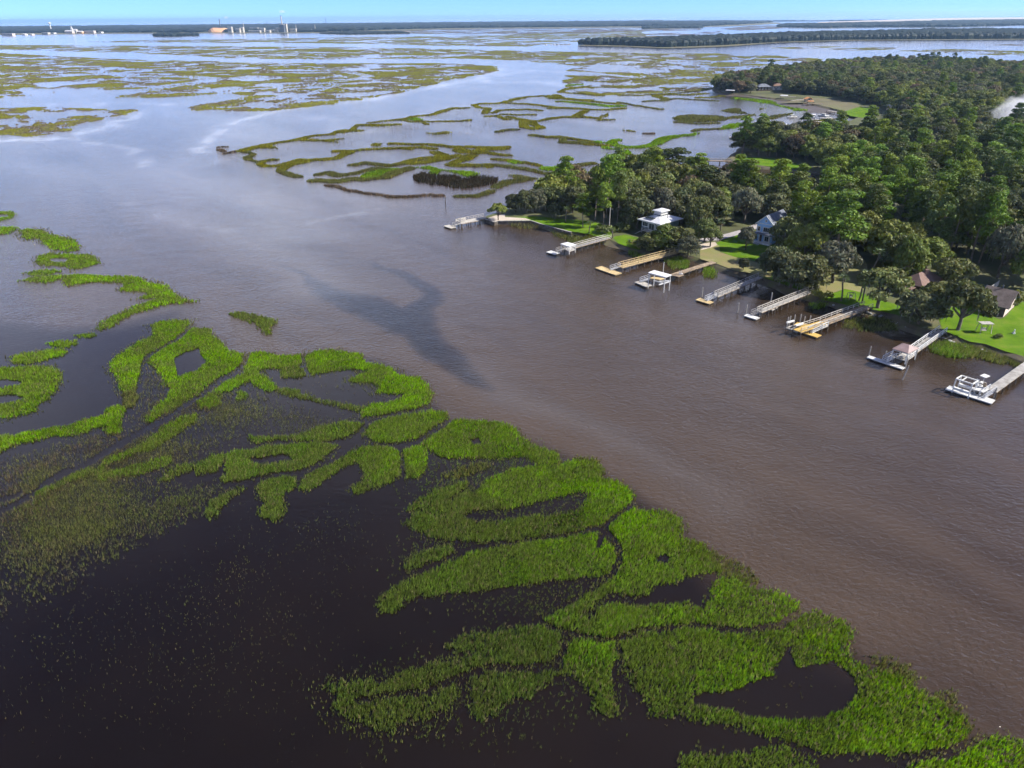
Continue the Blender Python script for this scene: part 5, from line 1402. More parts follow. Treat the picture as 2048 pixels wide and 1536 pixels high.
def posts_roof(root, quad, zr, zb, mat, pmat, thick=.14, ridge=0.0, nseg=0, hip=False):
    """Roof on posts; quad = traced roof corners at height zr."""
    P = [at(x, y, zr) for x, y in quad]
    c = sum(P, Vector()) / 4
    mb = MB()
    if hip:
        e = ((P[2] - P[1]) + (P[3] - P[0])) / 2
        r0, r1 = c - e * .16 + Vector((0, 0, ridge)), c + e * .16 + Vector((0, 0, ridge))
        lo = [p - Vector((0, 0, thick)) for p in P]
        mb.add([*P, r0, r1, *lo], [(0, 1, 4), (1, 2, 5, 4), (2, 3, 5), (3, 0, 4, 5), (0, 6, 7, 1), (1, 7, 8, 2), (2, 8, 9, 3), (3, 9, 6, 0), (9, 8, 7, 6)])
    else:
        lo = [p - Vector((0, 0, thick)) for p in P]
        mb.hexa(lo + P)
    rf = mb.build('roof', mat, root)
    for k in range(nseg):          # standing seams
        t = (k + .5) / nseg
        s_ = MB(); s_.beam(P[0].lerp(P[3], t) + Vector((0, 0, .03)), P[1].lerp(P[2], t) + Vector((0, 0, .03)), .06, .06)
        s_.build('roof_seam', mat, rf)
    for i, p in enumerate(P):
        q = c + (p - c) * .88
        pb = MB(); pb.tube((q.x, q.y, zb), (q.x, q.y, zr - thick), .11, .11, 7)
        pb.build('post', pmat, root)
    fb = MB()
    for i in range(4):
        q0, q1 = c + (P[i] - c) * .88, c + (P[(i + 1) % 4] - c) * .88
        fb.beam((q0.x, q0.y, zr - thick - .12), (q1.x, q1.y, zr - thick - .12), .10, .2)
    fb.build('roof_beam', pmat, root)
    return P, c

def platform(root, quad, z, mat, rmat=None, rails=(), name='platform', piles=True, rh=1.0):
    P = [at(x, y, z) for x, y in quad]
    mb = MB(); mb.slab([(p.x, p.y) for p in P], z - .16, z)
    mb.build(name, mat, root)
    for i in rails:
        r = MB(); rail(r, P[i], P[(i + 1) % 4], z, rh, 1.1)
        r.build('railing', rmat or mat, root)
    if piles:
        for p in P:
            pile(root, p, z - .17)
    return P

def S1(o, s):
    return lambda *pp: [(o[0] + a / s, o[1] + b / s) for a, b in pp]
q1 = S1((880, 400), 8.192); q2 = S1((1080, 420), 10.24); q3 = S1((1180, 490), 7.877); q5 = S1((1380, 530), 7.877); q7 = S1((1560, 590), 9.309); q8 = S1((1720, 640), 10.24); q9 = S1((1880, 690), 11.816)

# timber pier at the point
r = thing('pier', 'pale timber pier with benches at the tip of the point', 'pier', at(945, 440))
floating(r, q1((75, 428), (140, 405), (255, 440), (180, 466)), MAT['wood_pale'])
gangway(r, q1((200, 425))[0], q1((335, 385))[0], .5, 1.35, 1.3, MAT['wood_pale'])
walkway(r, q1((325, 362))[0], q1((745, 280))[0], 2.6, 1.4, MAT['wood_pale'], 'L', MAT['wood_grey'])
walkway(r, q1((330, 380))[0], q1((640, 325))[0], 1.6, 1.36, MAT['wood_pale'], '', name='side_walk')
for a_, b_ in (((255, 345), (330, 325)), ((335, 335), (420, 315))):
    bb = MB(); p0, p1 = at(*q1(a_)[0], 1.7), at(*q1(b_)[0], 1.7)
    bb.beam(p0, p1, .5, .08); bb.beam(p0 + Vector((0, .25, .4)), p1 + Vector((0, .25, .4)), .06, .35)
    for p in (p0, p1): bb.beam(p - Vector((0, 0, .4)), p, .1, .1)
    bb.build('bench', MAT['wood_pale'], r)
# white roofed pier
r = thing('pier', 'railed pier with small flat white roof and square float', 'pier', at(1140, 492))
floating(r, q2((150, 862), (212, 830), (395, 872), (310, 915)), MAT['white'])
gangway(r, q2((330, 850))[0], q2((510, 790))[0], .5, 1.3, 1.1, MAT['wood_pale'])
platform(r, q2((500, 790), (600, 850), (720, 810), (620, 755)), 1.4, MAT['wood_pale'], MAT['white'], (0, 1))
posts_roof(r, q2((415, 692), (560, 655), (745, 705), (605, 750)), 3.9, 1.4, MAT['white_metal'], MAT['white'], nseg=5)
walkway(r, q2((690, 760))[0], q2((1425, 560))[0], 1.7, 1.4, MAT['wood_grey'], 'LR', MAT['wood_pale'], pstep=2.6)
# long ochre railed pier
r = thing('pier', 'long yellow railed pier with plain tan float', 'pier', at(1268, 525))
floating(r, q3((90, 358), (175, 335), (495, 437), (400, 475)), MAT['wood_tan'])
gangway(r, q3((320, 385))[0], q3((475, 335))[0], .5, 1.35, 1.2, MAT['white'])
walkway(r, q3((475, 345))[0], q3((1365, 108))[0], 1.9, 1.4, MAT['wood_tan'], 'LR', MAT['wood_tan'], pstep=2.8, rh=1.1)
# covered boat lift
r = thing('boat_lift_dock', 'dock with long white roof over an empty boat lift', 'dock', at(1320, 556))
floating(r, q3((722, 592), (790, 555), (965, 628), (890, 662)), MAT['wood_pale'])
gangway(r, q3((790, 575))[0], q3((935, 525))[0], .5, 1.3, 1.1, MAT['alu'])
platform(r, q3((940, 520), (1000, 500), (1190, 525), (1100, 545)), 1.35, MAT['wood_tan'])
posts_roof(r, q3((912, 432), (1012, 395), (1292, 470), (1195, 507)), 4.4, -.8, MAT['white_metal'], MAT['white'], nseg=8)
for a_, b_ in (((1000, 560), (1180, 610)), ((1090, 575), (1270, 560)), ((1085, 625), (1265, 575))):
    bb = MB(); bb.beam(at(*q3(a_)[0], .9), at(*q3(b_)[0], .9), .22, .26); bb.build('lift_beam', MAT['alu'], r)
bb = MB(); p = at(*q3((1148, 470))[0], 1.2); bb.tube(p, p + Vector((0, 0, 3.6)), .10, .08, 7); bb.build('mast', MAT['white'], r)
platform(r, q3((1290, 475), (1400, 500), (1480, 470), (1400, 450)), 1.4, MAT['wood_brown'], name='side_platform')
for cx in (1418, 1446):
    ch = MB(); p = at(*q3((cx, 472))[0], 1.4)
    ch.box(p + Vector((0, 0, .4)), .55, .55, .07); ch.box(p + Vector((-.25, .1, .75)), .07, .55, .7)
    for sx in (-.22, .22):
        for sy in (-.22, .22): ch.box(p + Vector((sx, sy, .2)), .07, .07, .4)
    c = ch.build('deck_chair', MAT['white'])
    tag(c, 'white deck chair, ' + ('nearer the white roof' if cx == 1418 else 'farther from the white roof'), 'chair', 'white deck chairs')
walkway(r, q3((1300, 470))[0], q3((1955, 260))[0], 1.7, 1.4, MAT['wood_brown'], '', pstep=3.0)
# grey railed dock
r = thing('pier', 'grey railed pier with tan float between two oaks and open water', 'pier', at(1450, 580))
floating(r, q5((95, 548), (162, 520), (365, 578), (300, 612)), MAT['wood_tan'])
gangway(r, q5((250, 555))[0], q5((405, 485))[0], .5, 1.35, 1.1, MAT['alu'])
walkway(r, q5((400, 490))[0], q5((1110, 190))[0], 1.5, 1.4, MAT['wood_grey'], 'LR', MAT['wood_grey'], pstep=2.8)
for pp, h in (((185, 500), 2.6), ((365, 560), 2.6)): pile(r, at(*q5(pp)[0]), h, POLE_ME)
# long railed pier
r = thing('pier', 'long weathered railed pier with short white float', 'pier', at(1560, 610))
floating(r, q5((860, 797), (905, 770), (1095, 828), (1040, 857)), MAT['white'])
gangway(r, q5((970, 780))[0], q5((1105, 722))[0], .5, 1.35, 1.0, MAT['wood_pale'])
walkway(r, q5((1090, 735))[0], q5((1900, 415))[0], 1.5, 1.4, MAT['wood_pale'], 'LR', MAT['wood_pale'], pstep=2.8)
platform(r, q5((1250, 690), (1300, 715), (1385, 665), (1330, 645)), 1.0, MAT['wood_grey'], name='low_platform')
for pp, h in (((880, 770), 2.4), ((1095, 800), 2.2), ((1272, 585), 2.6)): pile(r, at(*q5(pp)[0]), h, POLE_ME)
tag(link('mooring_pile', POLE_ME, None, at(*q5((748, 752))[0])), 'lone mooring pile standing between two railed piers', 'pile').scale = (1, 1, 2.6)
# ochre dock with lift
r = thing('boat_lift_dock', 'ochre dock with open boat lift posts and white gangway', 'dock', at(1640, 650))
walkway(r, q7((315, 668))[0], q7((820, 508))[0], 2.2, 1.35, MAT['wood_ochre'], 'LR', MAT['wood_pale'], pstep=2.4)
walkway(r, q7((820, 508))[0], q7((1640, 205))[0], 2.4, 1.4, MAT['wood_brown'], 'LR', MAT['wood_pale'], pstep=2.8)
floating(r, q7((385, 682), (465, 650), (765, 742), (680, 792)), MAT['wood_ochre'])
gangway(r, q7((560, 690))[0], q7((790, 580))[0], .5, 1.3, 1.3, MAT['white'])
platform(r, q7((780, 620), (895, 575), (890, 530), (800, 560)), 1.2, MAT['wood_pale'], MAT['white'], (0,), 'side_platform')
platform(r, q7((250, 560), (420, 590), (530, 545), (330, 500)), 1.2, MAT['wood_ochre'], name='lift_deck')
for pp in ((125, 610), (165, 590), (250, 565), (360, 555), (430, 600), (535, 580)): pile(r, at(*q7(pp)[0]), 2.7, POLE_ME)
for a_, b_ in (((125, 515), (260, 478)), ((290, 568), (425, 525))):
    bb = MB(); bb.beam(at(*q7(a_)[0], 2.6), at(*q7(b_)[0], 2.6), .35, .32); bb.build('lift_beam', MAT['white'], r)
for a_, b_ in (((120, 612), (330, 690)), ((200, 640), (300, 600)), ((150, 600), (260, 570))):
    bb = MB(); bb.beam(at(*q7(a_)[0], .7), at(*q7(b_)[0], .7), .28, .22); bb.build('lift_cradle', MAT['wood_pale'], r)
# gazebo dock
r = thing('gazebo_dock', 'dock with mauve brown hipped gazebo and long narrow white float', 'dock', at(1806, 705))
floating(r, q8((150, 760), (205, 735), (915, 968), (868, 1003)), MAT['white'])
gangway(r, q8((500, 840))[0], q8((690, 740))[0], .5, 1.35, 1.2, MAT['alu'])
platform(r, q8((735, 770), (950, 838), (1160, 700), (940, 620)), 1.4, MAT['wood_pale'], MAT['white'], (0, 1, 2))
posts_roof(r, q8((662, 582), (865, 468), (1218, 573), (988, 682)), 4.0, 1.4, MAT['mauve_roof'], MAT['white'], ridge=.95, hip=True)
bb = MB()
for a_, b_ in (((800, 760), (880, 730)), ((870, 775), (950, 745))):
    bb.beam(at(*q8(a_)[0], 1.85), at(*q8(b_)[0], 1.85), .5, .1); bb.beam(at(*q8(a_)[0], 1.6), at(*q8(b_)[0], 1.6), .3, .4)
bb.build('bench', MAT['wood_pale'], r)
walkway(r, q8((1085, 640))[0], q8((1690, 215))[0], 1.7, 1.4, MAT['wood_grey'], 'LR', MAT['white'], pstep=2.4)
for pp, h in (((185, 728), 2.2), ((505, 800), 1.9), ((655, 862), 2.2), ((925, 1000), 2.4)): pile(r, at(*q8(pp)[0]), h, POLE_ME)
tag(link('mooring_pile', POLE_ME, None, at(*q8((872, 1225))[0])), 'tall mooring pile leaning beside the long white float', 'pile').scale = (1, 1, 3.2)
bpy.context.scene.objects[-1].rotation_euler = (0, R(9), 0)
# nearest dock
r = thing('boat_lift_dock', 'nearest white dock with open lift frame and deck chairs', 'dock', at(1945, 775))
floating(r, q9((135, 1035), (232, 970), (1305, 1298), (1200, 1382)), MAT['white'])
walkway(r, q9((1215, 1075))[0], q9((2130, 420))[0], 1.9, 1.35, MAT['wood_grey'], '', pstep=3.0)
gangway(r, q9((985, 1225))[0], q9((1240, 1060))[0], .5, 1.3, 1.2, MAT['alu'])
platform(r, q9((755, 1030), (1010, 1110), (1240, 1010), (960, 930)), 1.35, MAT['white'], name='deck')
fr = [at(*q9(p_)[0], 3.0) for p_ in ((385, 800), (515, 722), (1180, 925), (770, 925))]
fr[2] = fr[3] + (fr[1] - fr[0])
for i in range(4):
    bb = MB(); bb.beam(fr[i], fr[(i + 1) % 4], .2, .2); bb.build('lift_frame', MAT['white'], r)
for i in range(4):
    bb = MB(); bb.tube((fr[i].x, fr[i].y, -.8), fr[i], .13, .12, 7); bb.build('post', MAT['white'], r)
for t in (.33, ):
    bb = MB(); bb.beam(fr[0].lerp(fr[3], t), fr[1].lerp(fr[2], t), .16, .16); bb.build('lift_frame', MAT['white'], r)
for i in (0, 1):
    a0, a1 = (fr[0], fr[3]) if i == 0 else (fr[1], fr[2])
    bb = MB(); bb.beam(Vector((a0.x, a0.y, 1.1)), Vector((a1.x, a1.y, 1.1)), .5, .45); bb.build('lift_bunk', MAT['white'], r)
for pp, h in (((1265, 1250), 2.2), ((480, 1030), 1.7), ((695, 1095), 1.7), ((860, 1130), 1.5), ((985, 1140), 1.9)): pile(r, at(*q9(pp)[0]), h, POLE_ME)
P = at(*q9((990, 950))[0], 1.35)
tb = MB(); tb.box(P + Vector((0, 0, 2.0)), 1.5, 1.1, .12, .5); tb.tube(P, P + Vector((0, 0, 2.0)), .05, .05, 6)
tb.box(P + Vector((0, 0, .55)), .9, .9, .1, .5)
tag(tb.build('shade_table', MAT['white']), 'white table with flat shade top on the nearest dock', 'table')
for j, (cx, cy_) in enumerate(((880, 985), (1060, 1010), (900, 930))):
    ch = MB(); p = at(*q9((cx, cy_))[0], 1.35)
    ch.box(p + Vector((0, 0, .4)), .6, .6, .08, .4); ch.box(p + Vector((-.26, 0, .75)), .08, .6, .7, .4)
    for sx in (-.22, .22):
        for sy in (-.22, .22): ch.box(p + Vector((sx, sy, .2)), .07, .07, .4)
    tag(ch.build('deck_chair', MAT['white'] if j != 1 else MAT['wood_brown']), ('white chair at the outer edge of the nearest dock', 'brown chair by the gangway of the nearest dock', 'white chair behind the shade table on the nearest dock')[j], 'chair', 'chairs on the nearest dock')
# far docks
def far_dock(A, B, w, label, mat='wood_grey', float_px=None, roof=None, zr=4.2, rails='', rmat='white_metal', group=None):
    r = thing('pier', label, 'pier', at(*A), group)
    walkway(r, A, B, w, 1.4, MAT[mat], rails, MAT['wood_pale'], pstep=4.0)
    if float_px:
        c, d = at(*float_px[0], .4), at(*float_px[1], .4)
        mb = MB(); mb.beam(c, d, 2.6, .5); mb.build('float_deck', MAT['wood_pale'], r)
    if roof:
        posts_roof(r, roof, zr, -.5, MAT[rmat], MAT['pile'])
    return r
far_dock((1396, 320.5), (1462, 322), 2.0, 'dark railed pier reaching into the channel from the second point', 'wood_brown', ((1379, 320), (1390, 321)), None, rails='LR')
bb = MB(); bb.box(at(1400, 320, 1.4) + Vector((0, 0, .8)), 3.0, 2.2, 1.6); bb.build('storage_box', MAT['wood_pale'], bpy.data.objects[-1] if False else [o for o in bpy.data.objects if o.get('label', '').startswith('dark railed pier reaching')][0])
q = S1((1440, 150), 7.877)
far_dock(q((230, 985))[0], q((600, 975))[0], 2.2, 'pier with white roofed boathouse beyond the second point', 'wood_pale', (q((150, 985))[0], q((240, 990))[0]), q((275, 905), (300, 880), (450, 890), (440, 915)), 4.2)
far_dock(q((470, 915))[0], q((640, 925))[0], 2.0, 'small pier with dark roofed shelter behind the white boathouse', 'wood_brown', None, q((465, 868), (490, 845), (580, 850), (580, 878)), 4.4, rmat='dark_roof')
far_dock(q((930, 810))[0], q((1230, 815))[0], 2.0, 'pier with square pale roofed boat shed above the treetops', 'wood_pale', None, q((945, 790), (950, 762), (1050, 765), (1055, 790)), 4.4)
far_dock(q((1330, 715))[0], q((1700, 742))[0], 2.4, 'long low pier among the crowded far docks', 'wood_pale')
far_dock(q((1380, 690))[0], q((1560, 700))[0], 2.4, 'covered berth among the crowded far docks', 'wood_pale', None, q((1380, 625), (1400, 612), (1510, 615), (1510, 632)), 5.2, rmat='grey_roof')
far_dock(q((1580, 672))[0], q((1780, 690))[0], 2.4, 'short pier with boats at the inner end of the far docks', 'wood_pale')
far_dock(q((1700, 560))[0], q((1960, 600))[0], 2.4, 'innermost pier beside the mud bank', 'wood_grey')
far_dock(q((30, 260))[0], q((200, 250))[0], 2.0, 'pier with broad white roof at the foot of the far wood', 'wood_grey', None, q((85, 240), (120, 222), (240, 225), (230, 248)), 4.0)
far_dock(q((940, 340))[0], q((1200, 345))[0], 2.0, 'pale dock with flat white roof on the far creek', 'wood_pale', None, q((945, 322), (960, 312), (1075, 315), (1070, 328)), 3.6)
far_dock(q((1120, 400))[0], q((1360, 380))[0], 2.0, 'grey dock over the far mud', 'wood_grey')
far_dock(q((1310, 455))[0], q((1620, 450))[0], 2.0, 'low brown dock over the far mud', 'wood_brown')
far_dock(q((1370, 425))[0], q((1490, 425))[0], 2.0, 'dock with orange covered boat on the far creek', 'wood_brown', None, q((1375, 412), (1385, 403), (1480, 405), (1475, 415)), 3.2, rmat='orange')
for i, cx in enumerate((1145, 1165, 1185, 1205, 1225, 1245, 1270)):
    o = link('mooring_pile', POLE_ME, None, at(*q((cx, 795 - i * 4))[0])); o.scale = (1.6, 1.6, 6.0 - .4 * i)
    tag(o, 'tall dark mooring pile of the row beside the crowded far docks', 'pile', 'row of far mooring piles')
o = link('channel_marker', None, None, at(891, 407)); tag(o, 'thin dark channel marker post standing alone in open water', 'marker')
bb = MB(); bb.tube(at(891, 407, -.8), at(891, 407, 0) + Vector((0, 0, 3.0)), .16, .13, 7); bb.build('post', MAT['pile'], o)
bb = MB(); bb.box(at(891, 407, 0) + Vector((0, 0, 2.7)), .5, .06, .5); bb.build('board', MAT['wood_brown'], o)

# ---- boats
def boat(name, p, L, rz, label, cabin=True, mast=0.0, group=None, hull='white'):
    r = thing(name, label, 'boat', p, group)
    W, n = L * .3, 8
    top, bot = [], []
    for i in range(n + 1):
        t = i / n
        w = W / 2 * (1 - max(0, (t - .45) / .55) ** 2)
        top.append((t * L - L / 2, w)); bot.append((t * L * .94 - L / 2, w * .7))
    ring_t = [(x_, y_, .75 + .25 * max(0, x_ / L)) for x_, y_ in top] + [(x_, -y_, .75 + .25 * max(0, x_ / L)) for x_, y_ in reversed(top)]
    ring_b = [(x_, y_, -.25) for x_, y_ in bot] + [(x_, -y_, -.25) for x_, y_ in reversed(bot)]
    m = len(ring_t)
    ca, sa = math.cos(rz), math.sin(rz)
    W_ = lambda v: (p.x + v[0] * ca - v[1] * sa, p.y + v[0] * sa + v[1] * ca, p.z + v[2])
    mb = MB(); mb.add([W_(v) for v in ring_b + ring_t], [(i, (i + 1) % m, m + (i + 1) % m, m + i) for i in range(m)] + [tuple(range(m, 2 * m))])
    mb.build('hull', MAT[hull], r)
    if cabin:
        mb = MB(); c = Vector(W_((-.05 * L, 0, 1.3))); mb.box(c, L * .35, W * .6, 1.1, rz); cb = mb.build('cabin', MAT['white'], r)
        mb = MB(); mb.box(c + Vector((0, 0, .12)), L * .354, W * .61, .4, rz); mb.build('window', MAT['glass'], cb)
    if mast:
        mb = MB(); c = Vector(W_((.05 * L, 0, .8))); mb.tube(c, c + Vector((0, 0, mast)), .12, .07, 6); mb.build('mast', MAT['alu'], r)
    return r
for i, (a_, b_) in enumerate(((1120, 660), (1440, 660), (1600, 640), (1660, 680))):
    boat('motor_boat', at(*q((a_ + 20, b_ + 10))[0]), 8, .3 + i, ('white motor boat moored off the crowded far docks', 'white motor boat under the grey covered berth', 'white motor boat at the short inner pier', 'white motor boat nearest the mud bank')[i])
for i, X in enumerate((1092, 1102, 1108, 1114, 1122, 1130, 1137)):
    boat('sail_boat', at(X, 89.5 - .1 * i), 13, 1.2 + .4 * i, 'white boat in the crowded row at the far marina spit', True, 9 if i % 2 else 0, 'boats at the far marina spit')
for i, (X, Y) in enumerate(((9, 71), (22, 75), (58, 73), (100, 70), (160, 69), (205, 68.5))):
    boat('motor_boat', at(X, Y), 16, .2 + i, f'small white boat moored off the distant town, ' + ('outermost towards the edge', 'beside the long pale shed', 'in open water below the shed', 'below the water tower', 'below the church', 'off the brick block')[i], True, 0)

# ------------------------------------------------------------------ houses
def window(root, c, u, w, h, n, wallmat=None, frame='white', panes=2):
    """A window set proud on a wall: casing, glass and glazing bars. c centre, u along the wall, n outward."""
    m = MB(); up = Vector((0, 0, 1))
    def board(cc, ww, hh, d, t):
        a_ = u * ww / 2; b_ = up * hh / 2; o_ = n * d
        pts = [cc - a_ - b_ + o_, cc + a_ - b_ + o_, cc + a_ + b_ + o_, cc - a_ + b_ + o_]
        return [p_ - n * t for p_ in pts] + pts
    m.hexa(board(c, w + .36, h + .36, .06, .10))
    f_ = m.build('window', MAT[frame], root)
    for k in range(panes):
        g = MB(); g.hexa(board(c + u * (w * ((k + .5) / panes - .5)), w / panes - .08, h - .06, .085, .06)); g.build('pane', MAT['glass'], f_)
    return f_

def boxhouse(root, O, u, v, L, W, z0, z1, wallmat, name='wall'):
    P = [O, O + u * L, O + u * L + v * W, O + v * W]
    m = MB(); m.slab([(p.x, p.y) for p in P], z0, z1); m.build(name, MAT[wallmat], root)
    return P

def hiproof(root, O, u, v, L, W, z, h, over, mat, ridge=.5, name='roof'):
    P = [O - u * over - v * over, O + u * (L + over) - v * over, O + u * (L + over) + v * (W + over), O - u * over + v * (W + over)]
    P = [Vector((p.x, p.y, z)) for p in P]
    c = sum(P, Vector()) / 4 + Vector((0, 0, h))
    ax, ln = (u, L) if L >= W else (v, W)
    r0, r1 = c - ax * ln * ridge / 2, c + ax * ln * ridge / 2
    lo = [p - Vector((0, 0, .25)) for p in P]
    fs = [(0, 1, 5, 4), (1, 2, 5), (2, 3, 4, 5), (3, 0, 4)] if L >= W else [(0, 1, 4), (1, 2, 5, 4), (2, 3, 5), (3, 0, 4, 5)]
    m = MB(); m.add([*P, r0, r1, *lo], fs + [(0, 6, 7, 1), (1, 7, 8, 2), (2, 8, 9, 3), (3, 9, 6, 0), (9, 8, 7, 6)])
    return m.build(name, MAT[mat], root)

def gableroof(root, O, u, v, L, W, z, h, over, mat, wallmat, name='roof', t=.2):
    """Ridge runs along v; gable faces at v=0 and v=W."""
    m = MB()
    up = Vector((0, 0, 1))
    z_ = lambda p, k: Vector((p.x, p.y, k))
    a0, a1 = O - u * over - v * over, O - u * over + v * (W + over)
    b0, b1 = O + u * (L + over) - v * over, O + u * (L + over) + v * (W + over)
    c0, c1 = O + u * L / 2 - v * over, O + u * L / 2 + v * (W + over)
    dz = h * over / (L / 2)
    for e0, e1 in ((a0, a1), (b0, b1)):
        lo = [z_(e0, z - dz), z_(e1, z - dz), z_(c1, z + h), z_(c0, z + h)]
        m.hexa(lo + [p + up * t for p in lo])
    rf = m.build(name, MAT[mat], root)
    g = MB()
    for k in (0.0, W):
        p = O + v * k; q_ = O + u * L + v * k
        s = v * (.12 if k == 0 else -.12)
        A = [z_(p, z), z_(q_, z), z_((p + q_) / 2, z + h)]
        g.add(A + [a + s for a in A], [(0, 1, 2), (5, 4, 3), (0, 3, 4, 1), (1, 4, 5, 2), (2, 5, 3, 0)])
    g.build('gable', MAT[wallmat], root)
    return rf

# house with the white roof and cupola
fL, fF, fR = at(1281.5, 464.5, LZ), at(1317, 474, LZ), at(1370, 467, LZ)
r = thing('house', 'dark teal raised house with low white roof and windowed cupola', 'house', fF)
u = (fL - fF).normalized(); v = Vector((-u.y, u.x, 0)); v = v if v.dot(fR - fF) > 0 else -v
L, W = (fL - fF).length, (fR - fF).dot(v)
boxhouse(r, fF, u, v, L, W, LZ + 1.6, LZ + 4.4, 'teal_wall')
m = MB()
for a in (0.02, .33, .66, .98):
    for b in (0.02, .5, .98):
        p = fF + u * L * a + v * W * b; m2 = MB(); m2.box((p.x, p.y, LZ + .8), .35, .35, 1.62); m2.build('stilt', MAT['concrete'], r)
hiproof(r, fF, u, v, L, W, LZ + 4.5, 1.6, 1.0, 'white_metal', .12)
cO = fF + u * L * .33 + v * W * .34
boxhouse(r, cO, u, v, L * .36, W * .34, LZ + 5.2, LZ + 7.3, 'white', 'cupola_wall')
hiproof(r, cO, u, v, L * .36, W * .34, LZ + 7.3, .6, .55, 'white_metal', .3, 'cupola_roof')
for k in range(3): window(r, cO + u * L * .36 * (k + .5) / 3 + Vector((0, 0, 6.75 - cO.z + LZ - LZ)), u, .9, .9, -v, panes=1).location.z = 0
for k in range(4): window(r, cO + v * W * .34 * (k + .5) / 4 + Vector((0, 0, 6.75 - cO.z)), v, .7, .9, -u, panes=1)
window(r, fF + u * L * .78 + Vector((0, 0, 3.1)), u, 2.2, 1.4, -v, panes=3)
window(r, fF + u * L * .10 + Vector((0, 0, 3.0)), u, 1.2, 1.5, -v, panes=2)
window(r, fF + u * L * .42 + Vector((0, 0, 2.7)), u, 2.2, 2.0, -v, panes=2)
m = MB(); dk = fF + u * L * .2 - v * 2.2; m.slab([(p.x, p.y) for p in (dk, dk + u * L * .5, dk + u * L * .5 + v * 2.15, dk + v * 2.15)], LZ + 1.4, LZ + 1.6); m.build('deck', MAT['wood_grey'], r)
m = MB(); rail(m, dk + Vector((0, 0, 1.6)), dk + u * L * .5 + Vector((0, 0, 1.6)), 0, 1.0, 1.2); m.build('railing', MAT['wood_grey'], r)
m = MB()
for k in range(8):
    p = dk + u * (L * .5 + .3 * (k + 1)); m.box((p.x, p.y, LZ + 1.5 - .19 * (k + 1)), .32, 1.2, .08, math.atan2(u.y, u.x))
m.build('stairs', MAT['wood_grey'], r)
m = MB(); p = fF + u * L * .12 + v * W * .5; m.tube((p.x, p.y, LZ + 4.6), (p.x, p.y, LZ + 7.2), .12, .12, 7); m.build('vent_pipe', MAT['steel_dark'], r)
m = MB(); p = fF + u * L * .62 + v * W * .14; m.box((p.x, p.y, LZ + 5.25), 3.4, 2.6, .08, math.atan2(u.y, u.x)); m.build('solar_panel', MAT['glass'], r)
# blue house
bl, br = at(1504.5, 485, LZ), at(1536, 491.5, LZ)
r = thing('house', 'light blue two storey house with white trim and front gable', 'house', bl)
u = (br - bl).normalized(); v = Vector((-u.y, u.x, 0)); L = (br - bl).length * 1.04; W = 10.5
P0 = bl + v * 1.6
boxhouse(r, P0, u, v, L, W, LZ, LZ + 6.0, 'blue_wall')
gableroof(r, P0, u, v, L, W, LZ + 6.0, 2.6, .45, 'slate_roof', 'blue_wall')
zz = lambda p, h: Vector((p.x, p.y, LZ + h))
for k in range(3): window(r, zz(P0 + u * L * (.47 + .115 * k), 4.3), u, .62, 1.3, -v, panes=1)
window(r, zz(P0 + u * L * .14, 4.3), u, .8, 1.3, -v, panes=1)
window(r, zz(P0 + u * L * .5, 7.0), u, .4, .5, -v, panes=1)
window(r, zz(P0 + u * L * .68, 1.5), u, 1.3, 1.5, -v, panes=2)
m = MB(); m.slab([(p.x, p.y) for p in (bl - u * .2, bl + u * (L + .2), P0 + u * (L + .2) - v * .02, P0 - u * .2 - v * .02)], LZ, LZ + .5); m.build('porch', MAT['white'], r)
m = MB(); m.slab([(p.x, p.y) for p in (bl - u * .4, bl + u * (L + .4), P0 + u * (L + .4) - v * .02, P0 - u * .4 - v * .02)], LZ + 2.9, LZ + 3.2); m.build('porch_roof', MAT['slate_roof'], r)
for k in range(4):
    p = bl + u * L * (.03 + .313 * k) + v * .15; m = MB(); m.box((p.x, p.y, LZ + 1.7), .28, .28, 2.4); m.build('porch_column', MAT['white'], r)
for hgt in (3.3, 6.0):
    m = MB(); m.beam(zz(P0 - v * .06, hgt), zz(P0 + u * L - v * .06, hgt), .12, .22); m.build('trim_board', MAT['white'], r)
for e in (0, 1):
    m = MB(); pe = P0 + u * L * e; m.beam(zz(pe - v * .5 + u * (-.4 if e == 0 else .4), 5.75), zz(P0 + u * L / 2 - v * .5, 8.65), .1, .26); m.build('barge_board', MAT['white'], r)
m = MB(); dO = P0 + u * L * .3; m.box(zz(dO - v * .03, 1.55), 1.0, .1, 2.1, math.atan2(u.y, u.x)); m.build('door', MAT['dark_wall'], r)
m = MB()
for k in range(3):
    p = bl + u * L * .3 - v * (.3 * (k + 1)); m.box((p.x, p.y, LZ + .4 - .13 * k - .1), 1.8, .32, .16, math.atan2(u.y, u.x))
m.build('steps', MAT['concrete'], r)
# red-brown house
q = S1((1640, 480), 9.309)
a, b = at(*q((1520, 960))[0], LZ), at(*q((1800, 1040))[0], LZ)
r = thing('house', 'long low house with red brown shingle roof behind the forked oak', 'house', a)
u = (b - a).normalized(); v = Vector((-u.y, u.x, 0)); L = (b - a).length * 1.25; W = 9.0
a = a - u * .5
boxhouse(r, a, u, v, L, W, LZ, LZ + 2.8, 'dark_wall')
hiproof(r, a, u, v, L, W, LZ + 2.8, 2.3, .7, 'brown_roof', .5)
for k in (.2, .45): window(r, Vector((a.x, a.y, LZ + 1.7)) + u * L * k, u, 1.3, 1.2, -v, panes=2)
m = MB(); pr = a + u * L * .45 - v * 3.4; m.slab([(p.x, p.y) for p in (pr, pr + u * L * .4, pr + u * L * .4 + v * 2.6, pr + v * 2.6)], LZ + 2.2, LZ + 2.4); m.build('porch_roof', MAT['brown_roof'], r)
